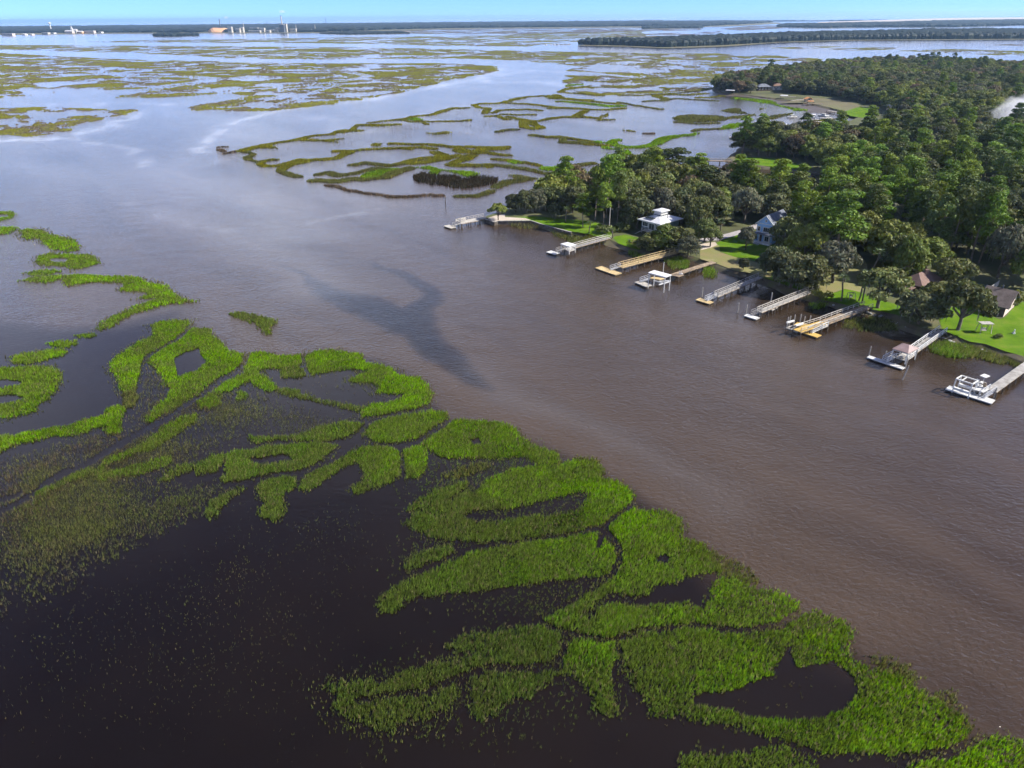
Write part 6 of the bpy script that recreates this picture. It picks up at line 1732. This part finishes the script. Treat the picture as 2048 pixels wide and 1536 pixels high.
for k in (0, .2, .4):
    m = MB(); p = pr + u * (L * k) + v * .2 + u * (.2 if k == 0 else -.2 if k == .4 else 0); m.box((p.x, p.y, LZ + 1.1), .16, .16, 2.2); m.build('porch_post', MAT['wood_pale'], r)
m = MB(); p = a + u * L * .62 + v * W * .55; m.box((p.x, p.y, LZ + 4.9), .9, .7, 1.6); m.build('chimney', MAT['brown_roof'], r)
# dark roofed house
q = S1((1860, 520), 9.037)
a, b = at(*q((960, 985))[0], LZ), at(*q((1320, 1035))[0], LZ)
r = thing('house', 'house with plain dark brown gable roof and pink end wall', 'house', b)
v_ = (at(*q((1510, 850))[0], LZ) - b); u = (a - b).normalized(); v = v_.normalized()
u = (u - v * u.dot(v)).normalized(); L = (a - b).length * 1.3; W = v_.length
boxhouse(r, b, u, v, L, W, LZ, LZ + 2.7, 'pink_wall')
gableroof(r, b, v, u, W, L, LZ + 2.7, 2.5, .7, 'dark_roof', 'pink_wall')
for k in (.25, .6): window(r, Vector((b.x, b.y, LZ + 1.5)) + u * L * k, u, 1.5, 1.3, -v, panes=2)
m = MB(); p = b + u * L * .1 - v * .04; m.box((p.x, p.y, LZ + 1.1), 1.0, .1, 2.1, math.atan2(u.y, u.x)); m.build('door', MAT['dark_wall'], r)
window(r, Vector((b.x, b.y, LZ + 1.5)) + v * W * .5, v, 1.2, 1.2, -u, panes=2)
m = MB(); p = b + u * L * .5 + v * W * .5; m.tube((p.x, p.y, LZ + 5), (p.x, p.y, LZ + 6.2), .14, .14, 7); m.build('vent_pipe', MAT['steel_dark'], r)

def small_house(px, L, W, h, rz, wall, roof, label, gable=True, z=LZ):
    p = at(*px, z)
    r = thing('house', label, 'house', p)
    u = Vector((math.cos(rz), math.sin(rz), 0)); v = Vector((-u.y, u.x, 0))
    boxhouse(r, p, u, v, L, W, z, z + h, wall)
    (gableroof(r, p, u, v, L, W, z + h, L * .25, .5, roof, wall) if gable else hiproof(r, p, u, v, L, W, z + h, 2.4, .6, roof, .4))
    nw = max(2, int(L / 3))
    for k in range(nw): window(r, Vector((p.x, p.y, z + h * .55)) + u * L * (k + .5) / nw, u, 1.0, 1.2, -v, panes=1)
    m = MB(); d = p + u * L * .5 / nw * 1.9 - v * .03; m.box((d.x, d.y, z + 1.05), 1.0, .1, 2.1, rz); m.build('door', MAT['dark_wall'], r)
    return r
small_house((1278, 366), 9, 12, 5.5, -.35, 'white', 'grey_roof', 'pale roofed house half hidden in the wood of the point', False)
small_house((1304, 368), 8, 9, 5.0, -.35, 'white', 'grey_roof', 'second pale roof beside the half hidden one', False)
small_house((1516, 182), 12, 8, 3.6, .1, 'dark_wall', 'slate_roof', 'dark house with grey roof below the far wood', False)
small_house((1546, 180), 9, 8, 3.6, .1, 'white', 'brown_roof', 'white walled house with brown hip roof below the far wood', False)
small_house((1690, 192), 12, 9, 4.5, -.1, 'tan_wall', 'grey_roof', 'grey roofed house among trees above the far field', True)
small_house((1714, 190), 10, 9, 5.5, -.1, 'white', 'white_metal', 'white house catching the sun above the far field', True)
small_house((1782, 226), 13, 8, 5, .0, 'tan_wall', 'grey_roof', 'grey house behind the sunlit far lawn', True)
small_house((1872, 129), 10, 8, 5, .0, 'white', 'white_metal', 'tiny white house at the back shore of the wood', True)
small_house((1954, 132), 10, 8, 5, .2, 'white', 'white_metal', 'white gable showing at the back shore near two pines', True)
small_house((1612, 204), 5, 4, 2.2, .1, 'tan_wall', 'orange', 'low shed with orange roof on the far creek', True)

# ------------------------------------------------------------------ small things on the lawns
def swing(px, W, H, label, canopy, roofmat='wood_grey'):
    p = at(*px, LZ)
    r = thing('garden_swing', label, 'swing', p)
    for s in (-1, 1):
        for t in (-1, 1):
            m = MB(); m.beam(p + Vector((s * W / 2, t * .9, 0)), p + Vector((s * W / 2 * .94, t * .45, H)), .11, .11); m.build('leg', MAT['wood_grey'], r)
    m = MB(); m.beam(p + Vector((-W / 2, 0, H)), p + Vector((W / 2, 0, H)), .14, .16); m.build('top_beam', MAT['wood_grey'], r)
    m = MB(); m.box(p + Vector((0, 0, .55)), W * .42, .5, .07); m.box(p + Vector((0, .26, .85)), W * .42, .06, .5)
    se = m.build('seat', MAT['wood_grey'], r)
    for s in (-1, 1):
        m = MB(); m.tube(p + Vector((s * W * .19, 0, .55)), p + Vector((s * W * .19, 0, H)), .025, .025, 5); m.build('chain', MAT['steel_dark'], se)
    if canopy:
        m = MB(); m.box(p + Vector((0, 0, H + .14)), W * 1.1, 1.7, .09); m.build('canopy', MAT[roofmat], r)
swing((1966, 665), 2.5, 2.2, 'garden swing with grey slatted canopy on the wide lawn', True)
swing((1701, 598), 1.5, 1.7, 'open wooden swing frame on the lawn between palms', False)
p = at(2027, 667.5, LZ); r = thing('garden_ornament', 'small white garden figure standing on the wide lawn', 'ornament', p)
m = MB(); m.box(p + Vector((0, 0, .15)), .5, .5, .3); m.build('plinth', MAT['white'], r)
m = MB(); m.tube(p + Vector((0, 0, .3)), p + Vector((0, 0, .8)), .2, .14, 8); m.tube(p + Vector((0, 0, .8)), p + Vector((0, 0, 1.05)), .12, .10, 8); m.build('figure', MAT['white'], r)
# seawall on the point
pts = [at(x_, y_, LZ) for x_, y_ in SRC('969,438.6 988.6,445 996,443.2 1063,442.6 1080,448.4 1110,457 1143,465.6')]
r = thing('seawall', 'low dark timber seawall around the point', 'wall', pts[3])
for a, b in zip(pts[:-1], pts[1:]):
    n_ = max(1, int((b - a).length / 3.0))
    for k in range(n_):
        m = MB(); m.beam(a.lerp(b, k / n_) + Vector((0, 0, -.72)), a.lerp(b, (k + .96) / n_) + Vector((0, 0, -.72)), .18, 1.8); m.build('panel', MAT['pile'], r)
    m = MB(); m.beam(a + Vector((0, 0, .24)), b + Vector((0, 0, .24)), .45, .1); m.build('cap', MAT['wood_grey'], r)
# utility poles
for px, H_, lab in (((1218, 463), 8.0, 'pale utility pole by the lawn of the point'), ((1277, 372), 10.0, 'thin utility pole above the wood of the point')):
    p = at(*px, LZ); r = thing('utility_pole', lab, 'pole', p)
    m = MB(); m.tube(p, p + Vector((0, 0, H_)), .15, .11, 8); m.build('pole', MAT['wood_pale'], r)
    m = MB(); m.box(p + Vector((.4, 0, H_ - .5)), 1.2, .1, .12); m.build('crossarm', MAT['wood_grey'], r)
# fence by the dark yard
a, b = at(1977, 584, LZ), at(1996, 571, LZ)
r = thing('fence', 'short pale board fence in the dark yard', 'fence', a)
n_ = int((b - a).length / .6)
for k in range(n_):
    p = a.lerp(b, (k + .5) / n_); m = MB(); m.box(p + Vector((0, 0, .7)), .12, .45, 1.4, math.atan2((b - a).y, (b - a).x) - math.pi / 2); m.build('board', MAT['wood_grey'], r)
# rocks and driftwood along the bank are part of the bank itself
bank = [at(x_, y_, .2) for x_, y_ in SRC('1625,592 1660,606 1700,618 1760,632 1800,648 1850,668 1890,676 1930,690 1980,700 2030,716')]
ico = bmesh.new(); bmesh.ops.create_icosphere(ico, subdivisions=1, radius=1.0)
for v_ in ico.verts: v_.co *= random.uniform(.75, 1.15)
ROCK = bpy.data.meshes.new('rock'); ico.to_mesh(ROCK); ico.free(); ROCK.materials.append(MAT['concrete'])
rb = [o for o in bpy.data.objects if o.name == 'ground'][0]
for k in range(90):
    i = random.randrange(len(bank) - 1)
    p = bank[i].lerp(bank[i + 1], random.random()) + Vector((random.uniform(-1.6, 1.6), random.uniform(-1.2, 1.6), random.uniform(-.1, .35)))
    o = link('rock', ROCK, rb, p); s = random.uniform(.18, .5)
    o.scale = (s * 1.5, s, s * .6); o.rotation_euler = (random.uniform(-.3, .3), random.uniform(-.3, .3), random.uniform(0, 6))

# ------------------------------------------------------------------ distant islands, mill and town
def far_island(px, label, hgt, tone, cell, gname='island_ground', woods=None, seed=0):
    """Low ground sheet with a lumpy canopy of many crowns standing on it (one far-off mass)."""
    g = sheet(gname, px, 0.6, MAT['flat'], 60, 4.0)
    tag(g, 'low shore of ' + label, 'ground', kind='structure')
    P = at_np(woods or px)
    x0, y0 = P.min(0); x1, y1 = P.max(0)
    x, y = jgrid(x0, x1, y0, y1, cell)
    k = inpoly(x, y, P)
    x, y = x[k], y[k]
    n = len(x)
    if n > 14000:
        sel = rng.random(n) < 14000 / n
        x, y = x[sel], y[sel]; cell = cell * math.sqrt(n / 14000); n = len(x)
    r = cell * (0.62 + 0.5 * rng.random(n))
    h = hgt * (0.62 + 0.5 * fbm(x / 90, y / 90, seed + 5) + 0.28 * rng.random(n))
    # each crown: a rough eight-sided dome down to the ground
    nb = 7
    a0 = rng.random(n) * 6.28
    V, C = [], []
    base = np.array(tone) * (0.7 + 0.6 * rng.random((n, 1)))
    rings = []
    for zf, rf in ((0.0, .85), (0.55, 1.05), (0.85, .68)):
        ring = []
        for q_ in range(nb):
            a = a0 + q_ * 2 * math.pi / nb
            rr = r * rf * (0.78 + 0.44 * rng.random(n))
            ring.append(np.stack([x + np.cos(a) * rr, y + np.sin(a) * rr, h * zf + 0.5 + (rng.random(n) - .5) * h * .10 * (zf > 0)], -1))
        rings.append(ring)
    top = np.stack([x, y, h], -1)
    for lo, hi in ((0, 1), (1, 2)):
        for q_ in range(nb):
            A, B, C_, D_ = rings[lo][q_], rings[lo][(q_ + 1) % nb], rings[hi][(q_ + 1) % nb], rings[hi][q_]
            V.append(np.stack([A, B, C_], 1)); V.append(np.stack([A, C_, D_], 1))
            c = base * (0.75 + 0.5 * rng.random((n, 1)))
            C += [c, c]
    for q_ in range(nb):
        V.append(np.stack([rings[2][q_], rings[2][(q_ + 1) % nb], top], 1)); C.append(base * (0.8 + 0.5 * rng.random((n, 1))))
    v = np.concatenate([w.reshape(-1, 3) for w in V]); c = np.concatenate([np.repeat(w, 3, 0) for w in C])
    me = mesh_np('wood', v, np.arange(len(v)).reshape(-1, 3), MAT['leaf'], c)
    tag(link('wood', me), label, 'wood', kind='stuff')
DK = (0.014, 0.022, 0.018)
far_island(SRC('-400,73 0,70 100,69 200,67.5 400,66.5 640,66 760,62 900,58 1100,56 1300,54 1450,53 1560,47 1540,44.5 1300,44 1000,46 700,49 400,52 0,56 -400,60'), 'dark wooded barrier island behind the distant town', 17, DK, 26, seed=1,
           woods=SRC('-400,70 0,67 100,66 240,65.5 400,65 640,64.5 760,60 900,56.5 1100,54.5 1250,53 1400,53 1520,46.5 1540,44.5 1300,44 1000,46 700,49 400,52 0,56 -400,60'))
far_island(SRC('1157,91 1250,93 1330,96.5 1450,93 1560,85 1700,81 1850,80 2048,79 2300,80 2300,64 2048,64 1900,64 1750,67 1600,72 1500,74 1400,80 1300,84 1200,87'), 'dark wooded island across the right hand channel', 15, DK, 12, seed=2,
           woods=SRC('1160,90 1250,91.5 1330,95 1440,91 1560,84 1700,80 1850,79 2048,78 2300,79 2300,66 2048,66 1900,66 1750,69 1600,73 1500,76 1400,82 1300,86 1200,88'))
far_island(SRC('1560,54 1640,56 1750,54 1900,54 2048,50 2300,48 2300,42 2048,42 1900,44 1750,48 1650,50 1570,51'), 'blue wooded strip far behind the right hand island', 15, DK, 30, seed=3)
far_island(SRC('1286,57.5 1300,57.5 1330,56.5 1330,55.4 1290,56'), 'small wooded hummock left of the far marsh', 12, DK, 16, seed=4)
far_island(SRC('1318,56.5 1360,56.5 1400,56 1400,54 1340,54.6'), 'low dark hummock before the barrier island', 12, DK, 18, seed=5)
far_island(SRC('308,72.5 330,73 362,72.6 360,70.5 320,70.8'), 'dark wooded islet before the woodchip pile', 11, DK, 12, seed=6)
far_island(SRC('364,72 395,71.6 394,69.8 368,70.2'), 'smaller wooded islet right of its twin', 9, DK, 12, seed=7)
far_island(SRC('640,67.5 700,69 815,67 800,64.5 700,64.5'), 'low dark spit right of the mill', 6, DK, 14, seed=8)
# pale sand bars
for px, lab in (('712,66 815,65 815,63 730,62.6', 'pale sandy shore right of the mill'), ('1640,44 1900,36 2048,34.5 2300,33 2300,37 2048,38.5 1850,42 1700,46', 'far pale flats near the horizon')):
    tag(sheet('sand_flat', SRC(px), 0.75, MAT['sand'], 60, 3), lab, 'sand', kind='structure')
# brush island in the middle marsh: low dark dead shrubs
P = at_np(M2('220,940 320,905 450,925 640,930 760,960 900,940 1060,945 1115,975 1080,1010 950,1040 820,1060 650,1060 540,1025 400,1025 260,990'))
x, y = jgrid(*P.min(0)[:1], P.max(0)[0], P.min(0)[1], P.max(0)[1], 0.9)
k = inpoly(*bank_mask(x, y), P) & (rng.random(x.size) < .85)
bb_ = new_bin()
emit_blades(bb_, x[k], y[k], np.hypot(x[k], y[k]), 'K', 1.3, 6, .8, 1.3)
emit_blades(bb_, x[k], y[k], np.hypot(x[k], y[k]), 'W', 0.9, 2, .8, .9)
v = np.concatenate(bb_['v']); c = np.concatenate(bb_['c'])
tag(link('brush', mesh_np('brush', v, np.arange(len(v)).reshape(-1, 3), MAT['grass'], np.clip(c, 0, 1))), 'dark brown brush covering the islet in the bay', 'brush', kind='stuff')

def px_h(x, y, n):          # metres that n photograph pixels span upright at the spot seen at (x, y)
    p = at(x, y)
    return n * (Vector((p.x, p.y, -CAM_H)).length) / FPX
def block(x0, x1, yb, n, label, mat='mill_pale', roof=None, depth=25, name='building', rows=1, cat='building'):
    a, b = at(x0, yb, .6), at(x1, yb, .6)
    h = px_h((x0 + x1) / 2, yb, n)
    r = thing(name, label, cat, a)
    m = MB(); m.slab([(a.x, a.y), (b.x, b.y), (b.x, b.y + depth), (a.x, a.y + depth)], .6, .6 + h); m.build('wall', MAT[mat], r)
    d = (b - a).normalized()
    m = MB()
    if roof == 'gable':
        c0, c1 = [Vector((p.x, p.y + depth / 2, .6 + h * 1.5)) for p in (a, b)]
        e = [Vector((a.x, a.y - 1, .6 + h)), Vector((b.x, b.y - 1, .6 + h)), Vector((b.x, b.y + depth + 1, .6 + h)), Vector((a.x, a.y + depth + 1, .6 + h))]
        m.add(e + [c0, c1], [(0, 1, 5, 4), (2, 3, 4, 5), (1, 2, 5), (3, 0, 4), (3, 2, 1, 0)])
    else:
        m.slab([(a.x - .8, a.y - .8), (b.x + .8, b.y - .8), (b.x + .8, b.y + depth + .8), (a.x - .8, a.y + depth + .8)], .6 + h, .6 + h + 1.2)
    m.build('roof', MAT['grey_roof'], r)
    L = (b - a).length
    nw = int(min(14, max(3, L / 9)))
    for rr in range(rows):
        for k in range(nw):
            w = MB(); c = a + d * L * (k + .5) / nw + Vector((0, -.25, h * (rr + .5) / rows)); w.box(c, L / nw * .45, .4, h / rows * .4, math.atan2(d.y, d.x)); w.build('window', MAT['glass'], r)
    return r
def stack(x, yb, n, rad, label, mat='mill_pale'):
    p = at(x, yb, .6); h = px_h(x, yb, n)
    r = thing('chimney_stack', label, 'chimney', p)
    m = MB(); m.tube(p, p + Vector((0, 0, h)), rad, rad * .7, 10); m.build('shaft', MAT[mat], r)
    m = MB(); m.tube(p + Vector((0, 0, h)), p + Vector((0, 0, h + rad * .8)), rad * .85, rad * .85, 10); m.build('rim', MAT['steel_dark'], r)
# the mill
p = at(441, 64.5, .6)
bm = bmesh.new(); bmesh.ops.create_icosphere(bm, subdivisions=3, radius=1)
for v_ in bm.verts:
    if v_.co.z < 0: v_.co.z = 0
    v_.co.z = v_.co.z ** 1.0 * (0.45 + 1.1 * vnoise(np.array([v_.co.x * 2.2 + 5.0]), np.array([0.5]), 6)[0]) * (1 - .5 * abs(v_.co.x))
    v_.co *= 1 + .25 * (vnoise(np.array([v_.co.x * 3 + 9]), np.array([v_.co.y * 3 + v_.co.z * 2]), 4)[0] - .5)
me = bpy.data.meshes.new('woodchip_pile'); bm.to_mesh(me); bm.free(); me.materials.append(MAT['chips'])
o = link('woodchip_pile', me, None, p); w_ = (at(455, 64.5) - at(417, 64.5)).length; o.scale = (w_ / 2, 60, px_h(441, 64.5, 8.5)); tag(o, 'long orange mound of woodchips left of the mill', 'woodchips')
MILL = [(456, 464, 65.5, 10, 'tall pale conveyor tower right of the woodchips', 1), (472, 480, 65.5, 7, 'low pale mill shed beside the conveyor tower', 1), (481, 487, 65.3, 9, 'narrow pale mill tower in the middle of the row', 2),
        (497, 520, 65.2, 3.6, 'long low white mill warehouse', 1), (500, 516, 63.8, 7, 'pale mill hall behind the long warehouse', 2), (518, 529, 64.8, 7.5, 'cream mill hall with stepped top', 2), (531, 540, 65.3, 4, 'white mill shed near the quay', 1),
        (540, 552, 65, 4.6, 'pale mill shed left of the boiler house', 1), (553, 558, 65, 8, 'small tower against the boiler house', 2), (561, 569, 65, 14, 'dark tall boiler house of the mill', 4), (570, 574, 64.8, 15, 'white elevator tower beside the boiler house', 4),
        (580, 592, 64.6, 6, 'pale mill hall right of the boiler house', 1), (594, 612, 64, 3.2, 'long low shed at the right of the mill', 1), (613, 622, 63.8, 4.6, 'white shed near the end of the mill', 1), (628, 638, 63.6, 4, 'last pale shed of the mill row', 1)]
for x0, x1, yb, n, lab, rows in MILL:
    block(x0, x1, yb, n * .85, lab, 'steel_dark' if 'dark' in lab else 'mill_pale', rows=rows, name='mill_building')
stack(442.5, 64, 19, 3.0, 'dark chimney rising behind the woodchips', 'steel_dark')
stack(566, 64, 24, 4.0, 'tallest mill chimney above the boiler house')
stack(489, 64.5, 14, 2.0, 'thin slanting looking chimney in the mill row')
stack(593, 63.8, 11, 2.0, 'slim chimney right of the boiler house')
stack(631, 63.2, 11, 1.8, 'slim chimney at the end of the mill')
stack(653, 56, 16, 1.6, 'thin far mast above the wooded island', 'steel_dark')
stack(536, 60, 14, 1.4, 'thin mast behind the cream mill hall', 'steel_dark')
# the town
TOWN = [(3, 25, 71.5, 4.5, 'long pale waterfront shed in the distant town', 'pink_wall', None), (84, 96, 69, 4, 'cream flat roofed block below the water tower', 'mill_pale', None), (102, 108, 68, 2.6, 'small white shed right of the cream block', 'white', None),
        (130, 145, 67, 5, 'pink gabled building beside the church', 'pink_wall', 'gable'), (146, 153, 66, 6, 'cream church nave in the distant town', 'mill_pale', 'gable'), (154, 164, 67, 4, 'tan gabled building right of the church', 'chips', 'gable'),
        (170, 188, 66.8, 5.5, 'pink brick hotel block in the distant town', 'pink_wall', None), (197, 203, 66.5, 3, 'small white building past the brick hotel', 'white', None), (212, 222, 64.5, 2.6, 'white roofs among trees past the hotel', 'white', 'gable'),
        (44, 50, 70.5, 2.4, 'white boathouse on the town waterfront', 'white', 'gable'), (60, 64, 70.5, 2.2, 'small pink hut on the town waterfront', 'pink_wall', 'gable'), (30, 37, 65, 2.2, 'white house high in the trees of the town', 'white', 'gable'),
        (1282, 1291, 52, 3.4, 'pale shed at the edge of the far marsh', 'mill_pale', None), (1340, 1352, 52, 2, 'low white shed right of the pale marsh shed', 'white', None), (1250, 1262, 48.5, 1.6, 'flat white roof in the barrier island woods', 'white', None),
        (1712, 1722, 74.5, 3, 'white house on the shore of the right hand island', 'white', 'gable'), (1884, 1897, 73.5, 4, 'large white house with porch on the right hand island', 'white', 'gable'), (1630, 1636, 72, 2.4, 'small pale house in the island wood', 'white', 'gable')]
for x0, x1, yb, n, lab, mt, rf in TOWN:
    block(x0, x1, yb, n * .62, lab, mt, rf, name='building')
for i, X in enumerate((1292, 1299, 1306, 1313, 1320)):
    block(X, X + 4.5, 44.6, 3.6, ('pink beach tower, ' + ('leftmost', 'second', 'middle', 'fourth', 'rightmost')[i] + ' of five on the horizon'), 'pink_wall', None, depth=30, name='apartment_tower', rows=3).__setitem__('group', 'beach towers on the horizon')
for X in (1338, 1346, 1358):
    block(X, X + 5, 44.4, 2.4, {1338: 'pale low beach block right of the five towers', 1346: 'second pale low beach block', 1358: 'last pale low beach block before the wood'}[X], 'mill_pale', None, depth=30, name='apartment_tower', rows=2)
p = at(145.5, 66.5, .6); h = px_h(145, 66.5, 10.5)
r = thing('church_steeple', 'white pointed church steeple in the distant town', 'steeple', p)
m = MB(); m.box(p + Vector((0, 0, h * .3)), 9, 9, h * .6); m.build('tower', MAT['white'], r)
m = MB(); m.tube(p + Vector((0, 0, h * .6)), p + Vector((0, 0, h)), 5.5, .3, 4); m.build('spire', MAT['white'], r)
p = at(103.5, 64, .6); h = px_h(103, 64, 13)
r = thing('water_tower', 'white mushroom shaped water tower above the town trees', 'water tower', p)
m = MB(); m.tube(p, p + Vector((0, 0, h * .8)), 4.5, 2.6, 10); m.tube(p + Vector((0, 0, h * .8)), p + Vector((0, 0, h * .88)), 2.6, 8, 12); m.build('stem', MAT['white'], r)
m = MB(); m.tube(p + Vector((0, 0, h * .88)), p + Vector((0, 0, h * .95)), 8, 8, 14); m.tube(p + Vector((0, 0, h * .95)), p + Vector((0, 0, h * 1.03)), 8, 2.5, 14); m.build('tank', MAT['white'], r)

# ------------------------------------------------------------------ smoke and steam
def puff(name, c, rad, dens, label, scale, thr, col=(0.99, 0.99, 1.0)):
    bm = bmesh.new(); bmesh.ops.create_icosphere(bm, subdivisions=3, radius=1)
    me = bpy.data.meshes.new(name); bm.to_mesh(me); bm.free()
    m = bpy.data.materials.new(name + '_air'); m.use_nodes = True
    nt = m.node_tree; nt.nodes.remove(nt.nodes['Principled BSDF'])
    v = nt.nodes.new('ShaderNodeVolumePrincipled')
    v.inputs['Color'].default_value = (*col, 1); v.inputs['Anisotropy'].default_value = 0.1
    tc = N(nt, 'ShaderNodeTexCoord')
    no = N(nt, 'ShaderNodeTexNoise', ins={'Scale': scale, 'Detail': 4.0, 'Distortion': 0.6})
    nt.links.new(tc.outputs['Object'], no.inputs['Vector'])
    ln = N(nt, 'ShaderNodeVectorMath', operation='LENGTH')
    nt.links.new(tc.outputs['Object'], ln.inputs[0])
    s1 = N(nt, 'ShaderNodeMath', operation='SUBTRACT', ins={0: 1.0}); nt.links.new(ln.outputs['Value'], s1.inputs[1])
    s2 = N(nt, 'ShaderNodeMath', operation='MULTIPLY_ADD', ins={1: 0.9}); nt.links.new(s1.outputs[0], s2.inputs[0])
    s3 = N(nt, 'ShaderNodeMath', operation='SUBTRACT', ins={1: thr}); nt.links.new(no.outputs['Fac'], s3.inputs[0]); nt.links.new(s3.outputs[0], s2.inputs[2])
    s4 = N(nt, 'ShaderNodeMath', operation='MULTIPLY', ins={1: dens}, use_clamp=False); nt.links.new(s2.outputs[0], s4.inputs[0])
    s5 = N(nt, 'ShaderNodeMath', operation='MAXIMUM', ins={1: 0.0}); nt.links.new(s4.outputs[0], s5.inputs[0])
    nt.links.new(s5.outputs[0], v.inputs['Density'])
    nt.links.new(v.outputs[0], nt.nodes['Material Output'].inputs['Volume'])
    try:
        m.cycles.volume_step_rate = 0.3
    except Exception:
        pass
    me.materials.append(m)
    o = link(name, me, None, c); o.scale = rad
    return tag(o, label, 'smoke', kind='stuff')
g_ = at(2010, 262, LZ)
puff('smoke', g_ + Vector((10, 0, 11)), (34, 18, 15), 0.30, 'white smoke drifting up out of the wood', 3.0, .74).rotation_euler = (0, R(-18), 0)
p = at(450, 64, 0); puff('steam', p + Vector((20, 0, px_h(450, 64, 21.5))), (16, 10, 10), 0.06, 'small white steam puff over the dark chimney', 1.5, .5)
p = at(570, 64, 0); puff('steam', p + Vector((0, 0, px_h(570, 64, 31))), (22, 12, 9), 0.06, 'small white steam puff over the tallest chimney', 1.5, .5)

# ------------------------------------------------------------------ haze over the whole place
hz = MB()
hz.hexa([(-70000, -70000, -1.8), (70000, -70000, -1.8), (70000, 70000, -1.8), (-70000, 70000, -1.8), (-70000, -70000, 130), (70000, -70000, 130), (70000, 70000, 130), (-70000, 70000, 130)])
hm = bpy.data.materials.new('thin_haze')
hm.use_nodes = True
hnt = hm.node_tree
hnt.nodes.remove(hnt.nodes['Principled BSDF'])
pv = hnt.nodes.new('ShaderNodeVolumePrincipled')
pv.inputs['Color'].default_value = (0.42, 0.68, 1.0, 1)
pv.inputs['Density'].default_value = 0.000042
pv.inputs['Anisotropy'].default_value = 0.2
hnt.links.new(pv.outputs[0], hnt.nodes['Material Output'].inputs['Volume'])
tag(hz.build('haze', hm), 'thin blue haze over the whole estuary', 'haze', kind='stuff')
